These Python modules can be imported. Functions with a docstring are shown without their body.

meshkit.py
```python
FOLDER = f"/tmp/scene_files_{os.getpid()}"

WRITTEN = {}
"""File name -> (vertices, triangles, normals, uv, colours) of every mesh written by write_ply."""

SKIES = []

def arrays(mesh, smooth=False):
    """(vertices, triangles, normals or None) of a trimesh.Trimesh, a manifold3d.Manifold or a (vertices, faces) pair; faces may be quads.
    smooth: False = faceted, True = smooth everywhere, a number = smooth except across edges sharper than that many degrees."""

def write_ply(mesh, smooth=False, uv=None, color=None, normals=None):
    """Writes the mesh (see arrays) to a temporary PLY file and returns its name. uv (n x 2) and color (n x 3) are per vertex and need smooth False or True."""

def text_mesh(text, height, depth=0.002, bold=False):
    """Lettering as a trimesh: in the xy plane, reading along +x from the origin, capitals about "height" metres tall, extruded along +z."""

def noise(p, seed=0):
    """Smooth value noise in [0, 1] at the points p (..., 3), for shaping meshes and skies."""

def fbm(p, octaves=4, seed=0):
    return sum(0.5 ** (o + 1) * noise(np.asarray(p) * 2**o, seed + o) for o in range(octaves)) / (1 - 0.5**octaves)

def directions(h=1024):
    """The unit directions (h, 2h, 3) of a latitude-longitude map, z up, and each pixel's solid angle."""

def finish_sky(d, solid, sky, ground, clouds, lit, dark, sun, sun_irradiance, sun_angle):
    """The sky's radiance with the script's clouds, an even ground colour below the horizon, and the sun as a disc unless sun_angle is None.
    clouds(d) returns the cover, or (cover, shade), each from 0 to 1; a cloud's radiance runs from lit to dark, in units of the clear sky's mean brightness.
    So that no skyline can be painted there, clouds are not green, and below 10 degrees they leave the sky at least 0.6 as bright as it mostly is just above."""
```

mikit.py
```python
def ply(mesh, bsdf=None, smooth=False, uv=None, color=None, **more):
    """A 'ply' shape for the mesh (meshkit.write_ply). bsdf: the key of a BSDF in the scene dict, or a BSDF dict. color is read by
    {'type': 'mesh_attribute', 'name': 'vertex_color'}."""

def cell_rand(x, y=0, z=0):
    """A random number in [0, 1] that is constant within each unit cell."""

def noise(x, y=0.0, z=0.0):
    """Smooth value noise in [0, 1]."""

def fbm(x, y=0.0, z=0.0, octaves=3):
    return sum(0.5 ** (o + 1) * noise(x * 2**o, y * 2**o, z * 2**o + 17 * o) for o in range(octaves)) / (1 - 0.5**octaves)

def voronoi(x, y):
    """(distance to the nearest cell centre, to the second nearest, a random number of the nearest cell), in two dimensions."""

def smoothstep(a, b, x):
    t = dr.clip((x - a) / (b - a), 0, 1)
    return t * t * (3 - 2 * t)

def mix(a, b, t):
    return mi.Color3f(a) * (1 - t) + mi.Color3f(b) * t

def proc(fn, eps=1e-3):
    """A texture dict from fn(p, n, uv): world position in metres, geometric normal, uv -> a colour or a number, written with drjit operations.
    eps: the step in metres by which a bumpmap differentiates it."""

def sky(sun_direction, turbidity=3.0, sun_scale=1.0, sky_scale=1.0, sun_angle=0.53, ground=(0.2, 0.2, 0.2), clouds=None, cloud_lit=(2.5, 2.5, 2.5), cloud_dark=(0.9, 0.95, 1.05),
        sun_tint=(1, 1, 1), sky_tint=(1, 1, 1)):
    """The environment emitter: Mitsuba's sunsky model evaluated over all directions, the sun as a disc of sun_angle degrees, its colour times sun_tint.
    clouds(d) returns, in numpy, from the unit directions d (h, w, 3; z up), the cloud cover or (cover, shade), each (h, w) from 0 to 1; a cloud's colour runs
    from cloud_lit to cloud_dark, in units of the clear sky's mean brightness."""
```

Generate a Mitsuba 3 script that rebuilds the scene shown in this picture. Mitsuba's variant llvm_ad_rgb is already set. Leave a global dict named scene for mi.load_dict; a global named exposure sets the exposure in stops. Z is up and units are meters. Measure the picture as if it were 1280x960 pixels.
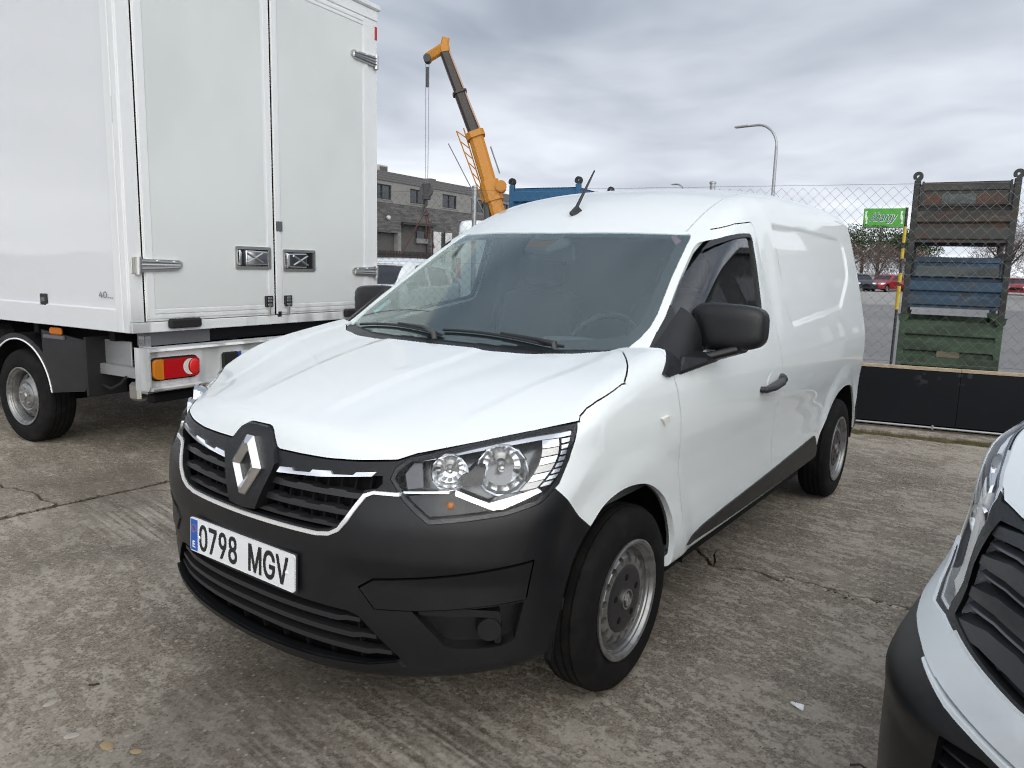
import math, random
import numpy as np, trimesh, mitsuba as mi, drjit as dr
import manifold3d as mf, shapely, shapely.affinity
from shapely.geometry import Polygon, LineString
from scipy.interpolate import PchipInterpolator
import meshkit, mikit
from mikit import noise, fbm, voronoi, smoothstep, mix, cell_rand
T4 = mi.ScalarTransform4f
scene, labels = {}, {}

# ------------------------------------------------------------------ camera, sky, exposure
CAM = np.array([2.147, 1.895, 1.395])
YAW, PITCH, ROLL = map(math.radians, (215.72, -9.0, 1.5))
fw = np.array([math.cos(PITCH) * math.cos(YAW), math.cos(PITCH) * math.sin(YAW), math.sin(PITCH)])
rt = np.cross(fw, [0, 0, 1]); rt /= np.linalg.norm(rt); up0 = np.cross(rt, fw)
upv = -rt * math.sin(ROLL) + up0 * math.cos(ROLL)
scene['camera'] = {'type': 'perspective', 'fov': math.degrees(2 * math.atan(640 / 938.7)), 'fov_axis': 'x', 'near_clip': .05, 'far_clip': 3000.0,
                   'to_world': T4().look_at(origin=CAM.tolist(), target=(CAM + fw).tolist(), up=upv.tolist())}


SUN = (.52, .66, .48)


def clouds(d):
    """a closed layer of stratocumulus: lumpy, streaked along the horizon, thinner and brighter low down"""
    z = np.maximum(d[..., 2], 0.0)
    s = 1.0 / (z + .10)
    q = np.stack([d[..., 0] * s * 1.1 + 3.1, d[..., 1] * s * 1.1 + .4, z * 1.5], -1)
    w = meshkit.fbm(q * .9 + 5, 3, 11)
    q2 = q + (w[..., None] - .5) * 1.0
    big = meshkit.fbm(q2 * .55, 3, 3)
    mid = meshkit.fbm(q2 * 1.5 + 9, 5, 7)
    n = np.clip(.5 + 2.4 * (.5 * big + .5 * mid - .5), 0, 1)
    low = np.clip(1 - z / .42, 0, 1)
    veil = np.clip((d @ (np.array(SUN) / np.linalg.norm(SUN)) + .15) / 1.15, 0, 1)          # thinner cloud round the hidden sun
    glow = (.97 - .90 * n + 1.30 * low ** 1.5) + veil ** 2.0 * (3.5 - 1.2 * n)
    shade = 1 - np.clip((glow - .46) / 4.0, 0, 1)
    return np.ones(z.shape), shade


scene['sky'] = mikit.sky(SUN, turbidity=3, sun_scale=.10, sun_angle=60, sun_tint=(.82, .99, 1.2), ground=(.14, .135, .125), clouds=clouds,
                         cloud_lit=(4.45, 4.52, 4.60), cloud_dark=(.425, .51, .65))
exposure = 3.0

# ------------------------------------------------------------------ helpers
PR = 'principled'


def two(b): return {'type': 'twosided', 'bsdf': b}


def rgb(c): return {'type': 'rgb', 'value': list(map(float, c))} if isinstance(c, (tuple, list)) else c


def pr(c, rough=.5, metal=0.0, spec=.5, **k):
    return two({'type': PR, 'base_color': rgb(c), 'roughness': rough, 'metallic': metal, 'specular': spec, **k})


def mat(name, b): scene[name] = b; return name


def number(key):
    if key not in scene and key not in labels: return key
    i = 1
    while f'{key}_{i:03d}' in scene or f'{key}_{i:03d}' in labels: i += 1
    return f'{key}_{i:03d}'


def thing(name, label, cat, group=None):
    key = number(name); labels[key] = {'label': label, 'category': cat}
    if group: labels[key]['group'] = group
    return key


def shape(name, dct, parent=None, label=None, cat=None, group=None, kind=None):
    key = number((parent + '__' if parent else '') + name)
    scene[key] = dct
    l = {k: v for k, v in (('label', label), ('category', cat), ('group', group), ('kind', kind)) if v}
    if l: labels[key] = l
    return key


def obj(name, mesh, bsdf, parent=None, smooth=30, M=None, **k):
    d = mikit.ply(mesh, bsdf, smooth)
    if M is not None: d = {**d, 'to_world': M}
    return shape(name, d, parent, **k)


def place(x, y, z=0., rz=0.): return T4().translate([x, y, z]).rotate([0, 0, 1], rz)


def cat_(ms): return trimesh.util.concatenate(ms)


def hull(pts, r=0.0, n=10):
    """convex hull of spheres of radius r at pts: a rounded solid"""
    if r <= 0: return mf.Manifold.hull_points(np.asarray(pts, float))
    s = mf.Manifold.sphere(r, n * 4)
    return mf.Manifold.batch_hull([s.translate(tuple(map(float, p))) for p in pts])


def tm(m):
    if isinstance(m, trimesh.Trimesh): return m
    q = m.to_mesh(); return trimesh.Trimesh(q.vert_properties[:, :3].astype(float), q.tri_verts, process=False)


def box(x0, x1, y0, y1, z0, z1, c=0.0):
    """a box, its edges chamfered by c"""
    if c <= 0: return tm(mf.Manifold.cube((x1 - x0, y1 - y0, z1 - z0)).translate((x0, y0, z0)))
    P = [(x, y, z) for x in (x0, x1) for y in (y0, y1) for z in (z0, z1)]
    ctr = np.array([(x0 + x1) / 2, (y0 + y1) / 2, (z0 + z1) / 2]); Q = []
    for p in P:
        s = np.sign(ctr - np.array(p))
        for a in range(3):
            q = np.array(p) + s * c; q[a] = p[a]; Q.append(q)
    return tm(mf.Manifold.hull_points(np.array(Q)))


def tube(pts, r, n=8, closed=False):
    """a round bar along a polyline"""
    P = np.asarray(pts, float); d = np.gradient(P, axis=0) if len(P) > 2 else np.repeat([P[1] - P[0]], 2, 0)
    d /= np.linalg.norm(d, axis=1, keepdims=True)
    rr = np.broadcast_to(r, len(P)); a = np.linspace(0, 2 * np.pi, n, endpoint=False); V = []
    ref = np.array([0, 0, 1.]) if abs(d[:, 2]).max() < .9 else np.array([1., 0, 0]) if abs(d[:, 0]).max() < .9 else np.array([.3, .9, .3])
    for p, t, q in zip(P, d, rr):
        u = np.cross(t, ref); u /= np.linalg.norm(u); v = np.cross(t, u)
        V.append(p + q * (np.cos(a)[:, None] * u + np.sin(a)[:, None] * v))
    V = np.vstack(V); F = []
    for i in range(len(P) - 1):
        for j in range(n):
            k = (j + 1) % n; A, B, C, D = i * n + j, i * n + k, (i + 1) * n + k, (i + 1) * n + j
            F += [(A, C, B), (A, D, C)]
    m = len(V); V = np.vstack([V, P[0], P[-1]])
    for j in range(n):
        k = (j + 1) % n; F += [(m, j, k), (m + 1, (len(P) - 1) * n + k, (len(P) - 1) * n + j)]
    return trimesh.Trimesh(V, F, process=False)


def lathe(prof, n=64, axis='y'):
    """revolve a profile of (radius, along-axis) points"""
    P = np.asarray(prof, float); a = np.linspace(0, 2 * np.pi, n, endpoint=False)
    V = np.stack([P[:, None, 0] * np.cos(a), np.repeat(P[:, 1:2], n, 1), P[:, None, 0] * np.sin(a)], -1)
    idx = np.arange(len(P) * n).reshape(len(P), n)
    A, B = idx[:-1], idx[1:]
    Q = np.stack([A, np.roll(A, -1, 1), np.roll(B, -1, 1), B], -1).reshape(-1, 4)
    V = V.reshape(-1, 3)
    if axis == 'z': V = V[:, [0, 2, 1]]; Q = Q[:, ::-1]
    return trimesh.Trimesh(V, np.vstack([Q[:, [0, 1, 2]], Q[:, [0, 2, 3]]]), process=False)


def contours(poly):
    out = []
    for g in getattr(poly, 'geoms', [poly]):
        out.append(np.asarray(shapely.geometry.polygon.orient(g).exterior.coords)[:-1])
        out += [np.asarray(r.coords)[:-1] for r in g.interiors]
    return out


def prism(poly, axis, lo, hi):
    """extrude a 2-D outline: 'x' from (y, z), 'y' from (x, z), 'z' from (x, y); a number = level direction in degrees, from (s, z)"""
    if not hasattr(poly, 'exterior') and not hasattr(poly, 'geoms'): poly = Polygon(poly).buffer(0)
    m = mf.CrossSection([np.ascontiguousarray(c) for c in contours(poly)], mf.FillRule.EvenOdd).extrude(hi - lo)
    if axis == 'z': return m.translate((0, 0, lo))
    if axis == 'x': A = [[0, 0, 1, lo], [1, 0, 0, 0], [0, 1, 0, 0]]
    elif axis == 'y': A = [[1, 0, 0, 0], [0, 0, 1, lo], [0, 1, 0, 0]]
    else:
        t = math.radians(axis); e = np.array([math.cos(t), math.sin(t), 0]); s = np.array([-e[1], e[0], 0]); A = np.c_[s, [0, 0, 1], e, e * lo]
    return m.transform(np.asarray(A, float))


def sym(half):
    """close a half outline, given from the centre line outwards and back, by its mirror image in the first coordinate"""
    h = [tuple(p) for p in half]
    return Polygon(h + [(-a, b) for a, b in h[::-1]]).buffer(0)


def lettering(text, height, depth, width=None, bold=False, slant=0):
    m = meshkit.text_mesh(text, height, depth, bold); v = m.vertices.copy(); lo, hi = v[:, 0].min(), v[:, 0].max()
    if width: v[:, 0] = (v[:, 0] - lo) * width / (hi - lo) - width / 2
    else: v[:, 0] -= (lo + hi) / 2
    v[:, 1] -= height / 2; v[:, 0] += slant * v[:, 1]
    return trimesh.Trimesh(v, m.faces, process=False)


def xf_mesh(m, R, t=(0, 0, 0)):
    R = np.asarray(R, float); m = tm(m); f = m.faces if np.linalg.det(R) > 0 else m.faces[:, ::-1]
    return trimesh.Trimesh(m.vertices @ R.T + np.asarray(t, float), f, process=False)


FACE_X = np.array([[0, 0, 1], [1, 0, 0], [0, 1, 0.]])       # lettering: reads along +y, up z, faces +x
FACE_NX = np.array([[0, 0, -1], [-1, 0, 0], [0, 1, 0.]])    # reads along -y, faces -x


def rotz(a): c, s = math.cos(a), math.sin(a); return np.array([[c, -s, 0], [s, c, 0], [0, 0, 1.]])


# ------------------------------------------------------------------ materials
mat('white_paint', two({'type': 'plastic', 'diffuse_reflectance': rgb((.745, .780, .795)), 'int_ior': 1.5, 'nonlinear': False}))


def truckwhite(p, n, uv):
    d = fbm(p.x * 2 + 7, p.y * 2, p.z * .7, 4); v = fbm(p.x * 9, p.y * 9, p.z * 1.3, 3)
    low = smoothstep(1.15, .86, p.z) * smoothstep(.40, .66, v)
    return mix((.76, .77, .78), (.62, .62, .61), smoothstep(.52, .75, d) * .5) * (1 - .45 * low)


def panelwhite(p, n, uv):
    d = fbm(p.x * 1.1 + 3, p.y * 3, p.z * .8, 4)
    return mix((.70, .725, .72), (.64, .665, .66), smoothstep(.35, .7, d))


mat('truck_side_paint', two({'type': 'plastic', 'diffuse_reflectance': rgb((.68, .69, .71)), 'int_ior': 1.5, 'nonlinear': False}))
mat('truck_frame_paint', two({'type': 'roughplastic', 'diffuse_reflectance': mikit.proc(truckwhite), 'alpha': .18, 'int_ior': 1.45}))
mat('truck_panel_paint', two({'type': 'roughplastic', 'diffuse_reflectance': mikit.proc(panelwhite), 'alpha': .22, 'int_ior': 1.45}))


def blackgrain(p, n, uv):
    return mix((.0075, .008, .0092), (.0125, .013, .0145), fbm(p.x * 14, p.y * 14, p.z * 14, 3))


mat('black_plastic', two({'type': 'roughplastic', 'diffuse_reflectance': mikit.proc(blackgrain), 'alpha': .21, 'int_ior': 1.44}))
mat('satin_black', pr((.02, .02, .022), .38))
mat('deep_black', pr((.006, .006, .007), .7, spec=.2))
mat('rubber_black', pr((.016, .016, .017), .72, spec=.3))


def tyre_c(p, n, uv):
    return mix((.0075, .0075, .008), (.018, .017, .0155), smoothstep(.42, .75, fbm(p.x * 16, p.y * 16, p.z * 16, 4)) * .5)


mat('tyre_rubber', two({'type': PR, 'base_color': mikit.proc(tyre_c), 'roughness': .75, 'specular': .16}))
mat('chrome', pr((.86, .86, .87), .06, 1.0))
mat('dull_steel', pr((.55, .54, .52), .34, 1.0))


def rimsilver(p, n, uv): return mix((.29, .29, .29), (.20, .197, .193), smoothstep(.45, .7, fbm(p.x * 30, p.y * 30, p.z * 30, 3)))


mat('rim_silver', two({'type': PR, 'base_color': mikit.proc(rimsilver), 'roughness': .33, 'metallic': .75}))
mat('galvanised', pr((.42, .43, .44), .45, .7))
mat('wire', pr((.15, .15, .155), .55, .5))
mat('reflector', pr((.74, .75, .77), .12, 1.0))
mat('lamp_grey', pr((.10, .10, .11), .3))
mat('lamp_back', pr((.15, .155, .165), .25, .7))
mat('lamp_silver', pr((.72, .74, .76), .25, .5))
mat('lamp_black', pr((.012, .012, .014), .25))
mat('pane_glass', {'type': 'thindielectric', 'int_ior': 1.98, 'specular_transmittance': rgb((.70, .80, .78)), 'specular_reflectance': rgb((.88, 1.0, .98))})
mat('side_glass', {'type': 'thindielectric', 'int_ior': 1.6, 'specular_transmittance': rgb((.34, .38, .37))})
mat('bright_silver', pr((.88, .88, .88), .22, .45))
mat('clear_lens', {'type': 'thindielectric', 'int_ior': 1.22, 'specular_transmittance': rgb((.96, .97, .98))})
mat('strip_paint', pr((.64, .67, .69), .25, .2))
mat('amber', pr((.52, .17, .015), .15, spec=.6))
mat('amber_dark', pr((.45, .13, .01), .2))
mat('red_lens', pr((.42, .008, .012), .12, spec=.7))
mat('red_lens_bright', pr((.62, .02, .02), .12, spec=.7))
mat('white_lens', pr((.62, .60, .57), .2))
mat('plate_white', pr((.72, .73, .74), .35))
mat('plate_blue', pr((.02, .09, .40), .35))
mat('ink_black', pr((.012, .012, .013), .4))
mat('interior_grey', pr((.085, .09, .092), .7))
mat('interior_dark', pr((.035, .036, .038), .65))
mat('seat_cloth', pr((.05, .052, .055), .9))
mat('headliner', pr((.055, .056, .056), .9))
mat('sticker_teal', pr((.10, .42, .45), .5))
mat('sticker_pink', pr((.30, .14, .17), .5))
mat('yellow_paint', pr((.44, .175, .008), .45))
mat('dark_glass', pr((.012, .014, .016), .05, spec=.8))

# ------------------------------------------------------------------ the van's body as a smooth field: side, top, nose and tail surfaces blended
def sst(a, b, x):
    t = np.clip((x - a) / (b - a), 0, 1); return t * t * (3 - 2 * t)


def smax(a, b, k):
    h = np.clip(1 - np.abs(a - b) / k, 0, None); return np.maximum(a, b) + h * h * k * .25


def table(s):
    a = np.array(sorted(s)); return PchipInterpolator(a[:, 0], a[:, 1], extrapolate=True)


SZ = table([(-.2, .79), (.15, .828), (.33, .862), (.42, .872), (.50, .868), (.60, .863), (.70, .867), (.82, .880), (.9, .883), (.98, .880), (1.06, .866), (1.2, .834), (1.33, .803), (1.48, .765), (1.6, .733), (1.75, .69), (1.9, .64)])
PZ = table([(1.3, .50), (1.05, .74), (.93, .855), (.86, .893), (.80, .922), (.70, .957), (.6, .985), (.4, 1.032), (.2, 1.068), (.05, 1.094), (-.03, 1.106)])
RZ = table([(.3, .925), (-.03, 1.106), (-.2, 1.209), (-.4, 1.332), (-.6, 1.451), (-.8, 1.566), (-.94, 1.640), (-1.1, 1.708), (-1.3, 1.768), (-1.6, 1.812), (-2, 1.838), (-2.6, 1.846), (-3.2, 1.832), (-3.7, 1.80)])
NX = table([(-.2, .70), (.16, .80), (.22, .832), (.3, .848), (.45, .862), (.6, .862), (.7, .854), (.8, .832), (.88, .808), (.95, .79), (1.2, .74), (2, .6)])


def poly_sd(x, z, P):
    """signed distance to a polygon, negative inside"""
    P = np.asarray(P, float); d = np.full(np.broadcast(x, z).shape, 1e9); s = np.ones(d.shape)
    for a, b in zip(np.roll(P, 1, 0), P):
        ex, ez = b - a; wx = x - a[0]; wz = z - a[1]
        t = np.clip((wx * ex + wz * ez) / (ex * ex + ez * ez), 0, 1)
        d = np.minimum(d, (wx - ex * t) ** 2 + (wz - ez * t) ** 2)
        c1 = z >= a[1]; c2 = z < b[1]; c3 = ex * wz > ez * wx
        s = np.where((c1 & c2 & c3) | (~c1 & ~c2 & ~c3), -s, s)
    return s * np.sqrt(d)


RECESS = [(-1.60, 1.615), (-2.1, 1.625), (-2.98, 1.61), (-3.08, 1.57), (-3.115, 1.5), (-3.09, 1.40), (-3.03, 1.345), (-2.74, 1.19), (-1.68, 1.135), (-1.62, 1.2)]


def f_side(x, z):
    y = SZ(z) - .014 * np.abs((x + 1.3) / 2.0) ** 2.5
    for cx in (0.02, -2.80):
        r = np.hypot(x - cx, z - .33)
        y = y + .012 * sst(.52, .40, r) * sst(1.0, .75, z)
    y = y - .011 * sst(.010, -.018, poly_sd(x, z, RECESS))
    return y - .006 * sst(-1.52, -1.40, x + .05 * (z - 1)) * sst(-1.26, -1.38, x) * sst(1.05, 1.2, z)


def f_top(x, y):
    ay = np.abs(y)
    xx = x + (.33 + .29 * sst(.15, .6, x)) * sst(-1.7, -.9, x) * y * y
    hood = PZ(xx) + .018 * (ay / .8) ** 2.5 * sst(.45, .0, x) - .012 * (ay / .8) ** 2.5 * sst(.2, .6, x)
    fade = sst(.76, .60, x) * sst(-.12, .10, x)
    w = .18 + .05 * sst(.7, .1, x)
    hood = hood + fade * (.0065 * sst(w + .034, w - .022, ay) - .004 * np.exp(-((ay - w - .10 - .08 * sst(.7, 0, x)) / .055) ** 2))
    w2 = .55 + .13 * sst(.6, .0, x)
    hood = hood + .0045 * sst(.66, .4, x) * sst(w2 - .03, w2 + .02, ay)
    ws = RZ(xx) - .05 * np.clip(ay / .65, 0, 2) ** 2.5 * sst(-.75, -1.4, x)
    return np.where(x > -.5, smax(np.where(xx < -.03, -9, hood), ws, .012), ws)


SWEEP = False     # the second van's nose is swept back further at the lamps


def f_nose(y, z):
    q = np.clip(1 - (np.abs(y) / (.9 - .028 * sst(.72, .9, z))) ** 2.5, 1e-4, None) ** .54
    x = .3 + (NX(z) - .3) * q
    ay = np.abs(y)
    x = x + .015 * sst(.535, .61, z) * sst(.80, .68, z) * sst(.28, .50, ay)
    if SWEEP: x = x - .13 * sst(.58, .80, z) * (ay / .85) ** 2.5 * sst(1.3, 1.0, z) + .05 * sst(.78, .55, z) * sst(.45, .75, ay)
    return x


def f_tail(y, z): return -3.53 + .10 * (np.abs(y) / .85) ** 5 + .07 * sst(1.0, 1.8, z) ** 1.5


def f_low(x, y): return (.215 + .13 * y * y) * sst(.2, .34, x) + .335 * (1 - sst(.2, .34, x))


def join(a, b, c, d, e, x):
    f = smax(a, b * .90, .07 + .03 * sst(-.8, -1.3, x))
    return smax(smax(smax(f, c, .045), d, .08), e, .03)


def van_field(x, y, z):
    y = np.abs(y)
    return join(y - f_side(x, z), z - f_top(x, y), x - f_nose(y, z), f_tail(y, z) - x, f_low(x, y) - z, x)


def grad(f, P, e=1e-4):
    return np.stack([f(*(P + d).T) - f(*(P - d).T) for d in np.eye(3) * e], 1) / (2 * e)


def surface_nets(F, f, lo, h, level, iters=4):
    """mesh of F = 0 on a grid, its points then moved onto f = level"""
    s = F < 0; c = s[:-1, :-1, :-1]; acc = np.zeros(c.shape, np.int8)
    for i, j, k in np.ndindex(2, 2, 2): acc += s[i:i + c.shape[0], j:j + c.shape[1], k:k + c.shape[2]]
    act = (acc > 0) & (acc < 8); idx = -np.ones(act.shape, int); ijk = np.argwhere(act); idx[act] = np.arange(len(ijk))
    tot = np.zeros((len(ijk), 3)); cnt = np.zeros(len(ijk))
    for ax in range(3):
        for u, v in np.ndindex(2, 2):
            o = [0, 0, 0]; o[(ax + 1) % 3] = u; o[(ax + 2) % 3] = v
            a = ijk + o; b = a.copy(); b[:, ax] += 1
            fa, fb = F[tuple(a.T)], F[tuple(b.T)]
            m = (fa < 0) != (fb < 0); t = np.where(m, fa / np.where(m, fa - fb, 1), 0)
            q = a.astype(float); q[:, ax] += t; tot[m] += q[m]; cnt += m
    P = np.asarray(lo) + h * tot / cnt[:, None]
    for _ in range(iters):
        v = f(*P.T) - level; g = grad(f, P); st = -(v / np.maximum((g * g).sum(1), .3))[:, None] * g
        L = np.linalg.norm(st, axis=1, keepdims=True); P = P + st * np.minimum(1, .5 * h / np.maximum(L, 1e-12))
    out = []
    for ax in range(3):
        a1, a2 = (ax + 1) % 3, (ax + 2) % 3
        l0, l1 = [slice(None)] * 3, [slice(None)] * 3; l0[ax] = slice(0, -1); l1[ax] = slice(1, None)
        for q in (a1, a2): l0[q] = slice(1, -1); l1[q] = slice(1, -1)
        s0, s1 = s[tuple(l0)], s[tuple(l1)]
        e = np.argwhere(s0 != s1); inn = s0[tuple(e.T)]; e[:, a1] += 1; e[:, a2] += 1
        d1 = np.zeros(3, int); d1[a1] = 1; d2 = np.zeros(3, int); d2[a2] = 1
        q = np.stack([idx[tuple((e - d1 - d2).T)], idx[tuple((e - d2).T)], idx[tuple(e.T)], idx[tuple((e - d1).T)]], 1)
        q[~inn] = q[~inn][:, ::-1]; out.append(q)
    Q = np.vstack(out)
    m = np.linalg.norm(P[Q[:, 0]] - P[Q[:, 2]], axis=1) <= np.linalg.norm(P[Q[:, 1]] - P[Q[:, 3]], axis=1)
    return P, np.vstack([Q[m][:, [0, 1, 2]], Q[m][:, [0, 2, 3]], Q[~m][:, [0, 1, 3]], Q[~m][:, [1, 2, 3]]])


def van_solid(h, level):
    lo = np.array([-3.65, -1.0, .1]); n = np.ceil((np.array([1.0, 1.0, 1.95]) - lo) / h).astype(int) + 1
    x, y, z = (lo[i] + h * np.arange(n[i]) for i in range(3)); Y = np.abs(y)
    N = None
    F = join(Y[N, :, N] - f_side(x[:, N], z[N, :])[:, N, :], z[N, N, :] - f_top(x[:, N], Y[N, :])[:, :, N], x[:, N, N] - f_nose(Y[:, N], z[N, :])[N],
             f_tail(Y[:, N], z[N, :])[N] - x[:, N, N], f_low(x[:, N], Y[N, :])[:, :, N] - z[N, N, :], x[:, N, N])
    P, T = surface_nets(F - level, van_field, lo, h, level)
    return mf.Manifold(mf.Mesh(P.astype('f4'), T.astype('u4')))


def field_mesh(m, levels=(0.0,), shift=(0, 0, 0), f=None):
    f = f or van_field
    """vertices, faces and normals of a solid cut from the field: true surface normals on the field's skins, flat ones on the cuts"""
    q = m.to_mesh() if hasattr(m, 'to_mesh') else m
    v = (q.vert_properties[:, :3] if hasattr(q, 'vert_properties') else q.vertices).astype(float); t = np.asarray(q.tri_verts if hasattr(q, 'tri_verts') else q.faces)
    val = f(*(v - shift).T); g = grad(f, v - shift); g /= np.maximum(np.linalg.norm(g, axis=1, keepdims=True), 1e-9)
    fn = np.cross(v[t[:, 1]] - v[t[:, 0]], v[t[:, 2]] - v[t[:, 0]]); fn /= np.maximum(np.linalg.norm(fn, axis=1, keepdims=True), 1e-20)
    on = np.zeros(len(v), bool)
    for l in levels: on |= np.abs(val - l) < 1.3e-3
    dots = (g[t] * fn[:, None]).sum(-1)
    good = on[t].all(1) & (np.abs(dots).min(1) > .6)
    n = np.where(good[:, None, None], g[t] * np.sign(dots)[..., None], fn[:, None, :])
    return v[t].reshape(-1, 3), np.arange(len(t) * 3).reshape(-1, 3), n.reshape(-1, 3)


def skin(name, m, bsdf, parent=None, levels=(0.0,), shift=(0, 0, 0), M=None, f=None, **k):
    v, t, n = field_mesh(m, levels, shift, f)
    d = {'type': 'ply', 'filename': meshkit.write_ply((v, t), False, normals=n), 'face_normals': False, 'bsdf': {'type': 'ref', 'id': bsdf}}
    if M is not None: d['to_world'] = M
    return shape(name, d, parent, **k)


def sheet(name, m, bsdf, parent, offset=0.0, M=None, **k):
    """the outer skin alone of a piece cut from the field, moved along its normal"""
    q = m.to_mesh(); v = q.vert_properties[:, :3].astype(float); t = q.tri_verts
    on = np.abs(van_field(*v.T)) < 1.3e-3
    g = grad(van_field, v); g /= np.linalg.norm(g, axis=1, keepdims=True)
    fn = np.cross(v[t[:, 1]] - v[t[:, 0]], v[t[:, 2]] - v[t[:, 0]]); fn /= np.maximum(np.linalg.norm(fn, axis=1, keepdims=True), 1e-20)
    t = t[on[t].all(1) & ((g[t] * fn[:, None]).sum(-1).min(1) > .6)]
    u, inv = np.unique(t, return_inverse=True)
    d = {'type': 'ply', 'filename': meshkit.write_ply((v[u] + offset * g[u], inv.reshape(-1, 3)), False, normals=g[u]), 'face_normals': False, 'bsdf': {'type': 'ref', 'id': bsdf}}
    if M is not None: d['to_world'] = M
    return shape(name, d, parent, **k)


def mirror_y(m): return m.mirror((0, 1, 0))


def cube(x0, x1, y0, y1, z0, z1): return mf.Manifold.cube((x1 - x0, y1 - y0, z1 - z0)).translate((x0, y0, z0))


OUT = van_solid(.0135, 0.0)
NOSE = OUT ^ cube(.2, 1.1, -1, 1, 0, 1.2)          # the same surface cropped, for the many small pieces of the front and the left side
NOSEL = OUT ^ cube(.15, 1.1, .2, 1, 0, 1.2)
FLANK = OUT ^ cube(-2.6, .2, .5, 1, .2, 1.3)
SCREEN = OUT ^ cube(-1.1, .2, -1, 1, 1.0, 1.75)
INN = van_solid(.03, -.022)
CORE = van_solid(.025, -.0035) - INN
SHELL = OUT - INN
DEEP = van_solid(.03, -.032)
LINING = INN - DEEP

# outlines, in metres; half outlines run from the centre line out to +y
ARCH_F = [(.47, .1), (.465, .38), (.435, .50), (.377, .593), (.30, .655), (.24, .695), (.17, .716), (.08, .721), (-.03, .704), (-.12, .667), (-.20, .612), (-.255, .54), (-.280, .465), (-.283, .40), (-.275, .345), (-.27, .1)]
ARCH_R = [(-2.26, .1), (-2.27, .42), (-2.33, .48), (-2.44, .555), (-2.54, .62), (-2.645, .668), (-2.76, .693), (-2.88, .70), (-3.0, .69), (-3.12, .655), (-3.22, .585), (-3.28, .48), (-3.30, .36), (-3.30, .1)]


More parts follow.
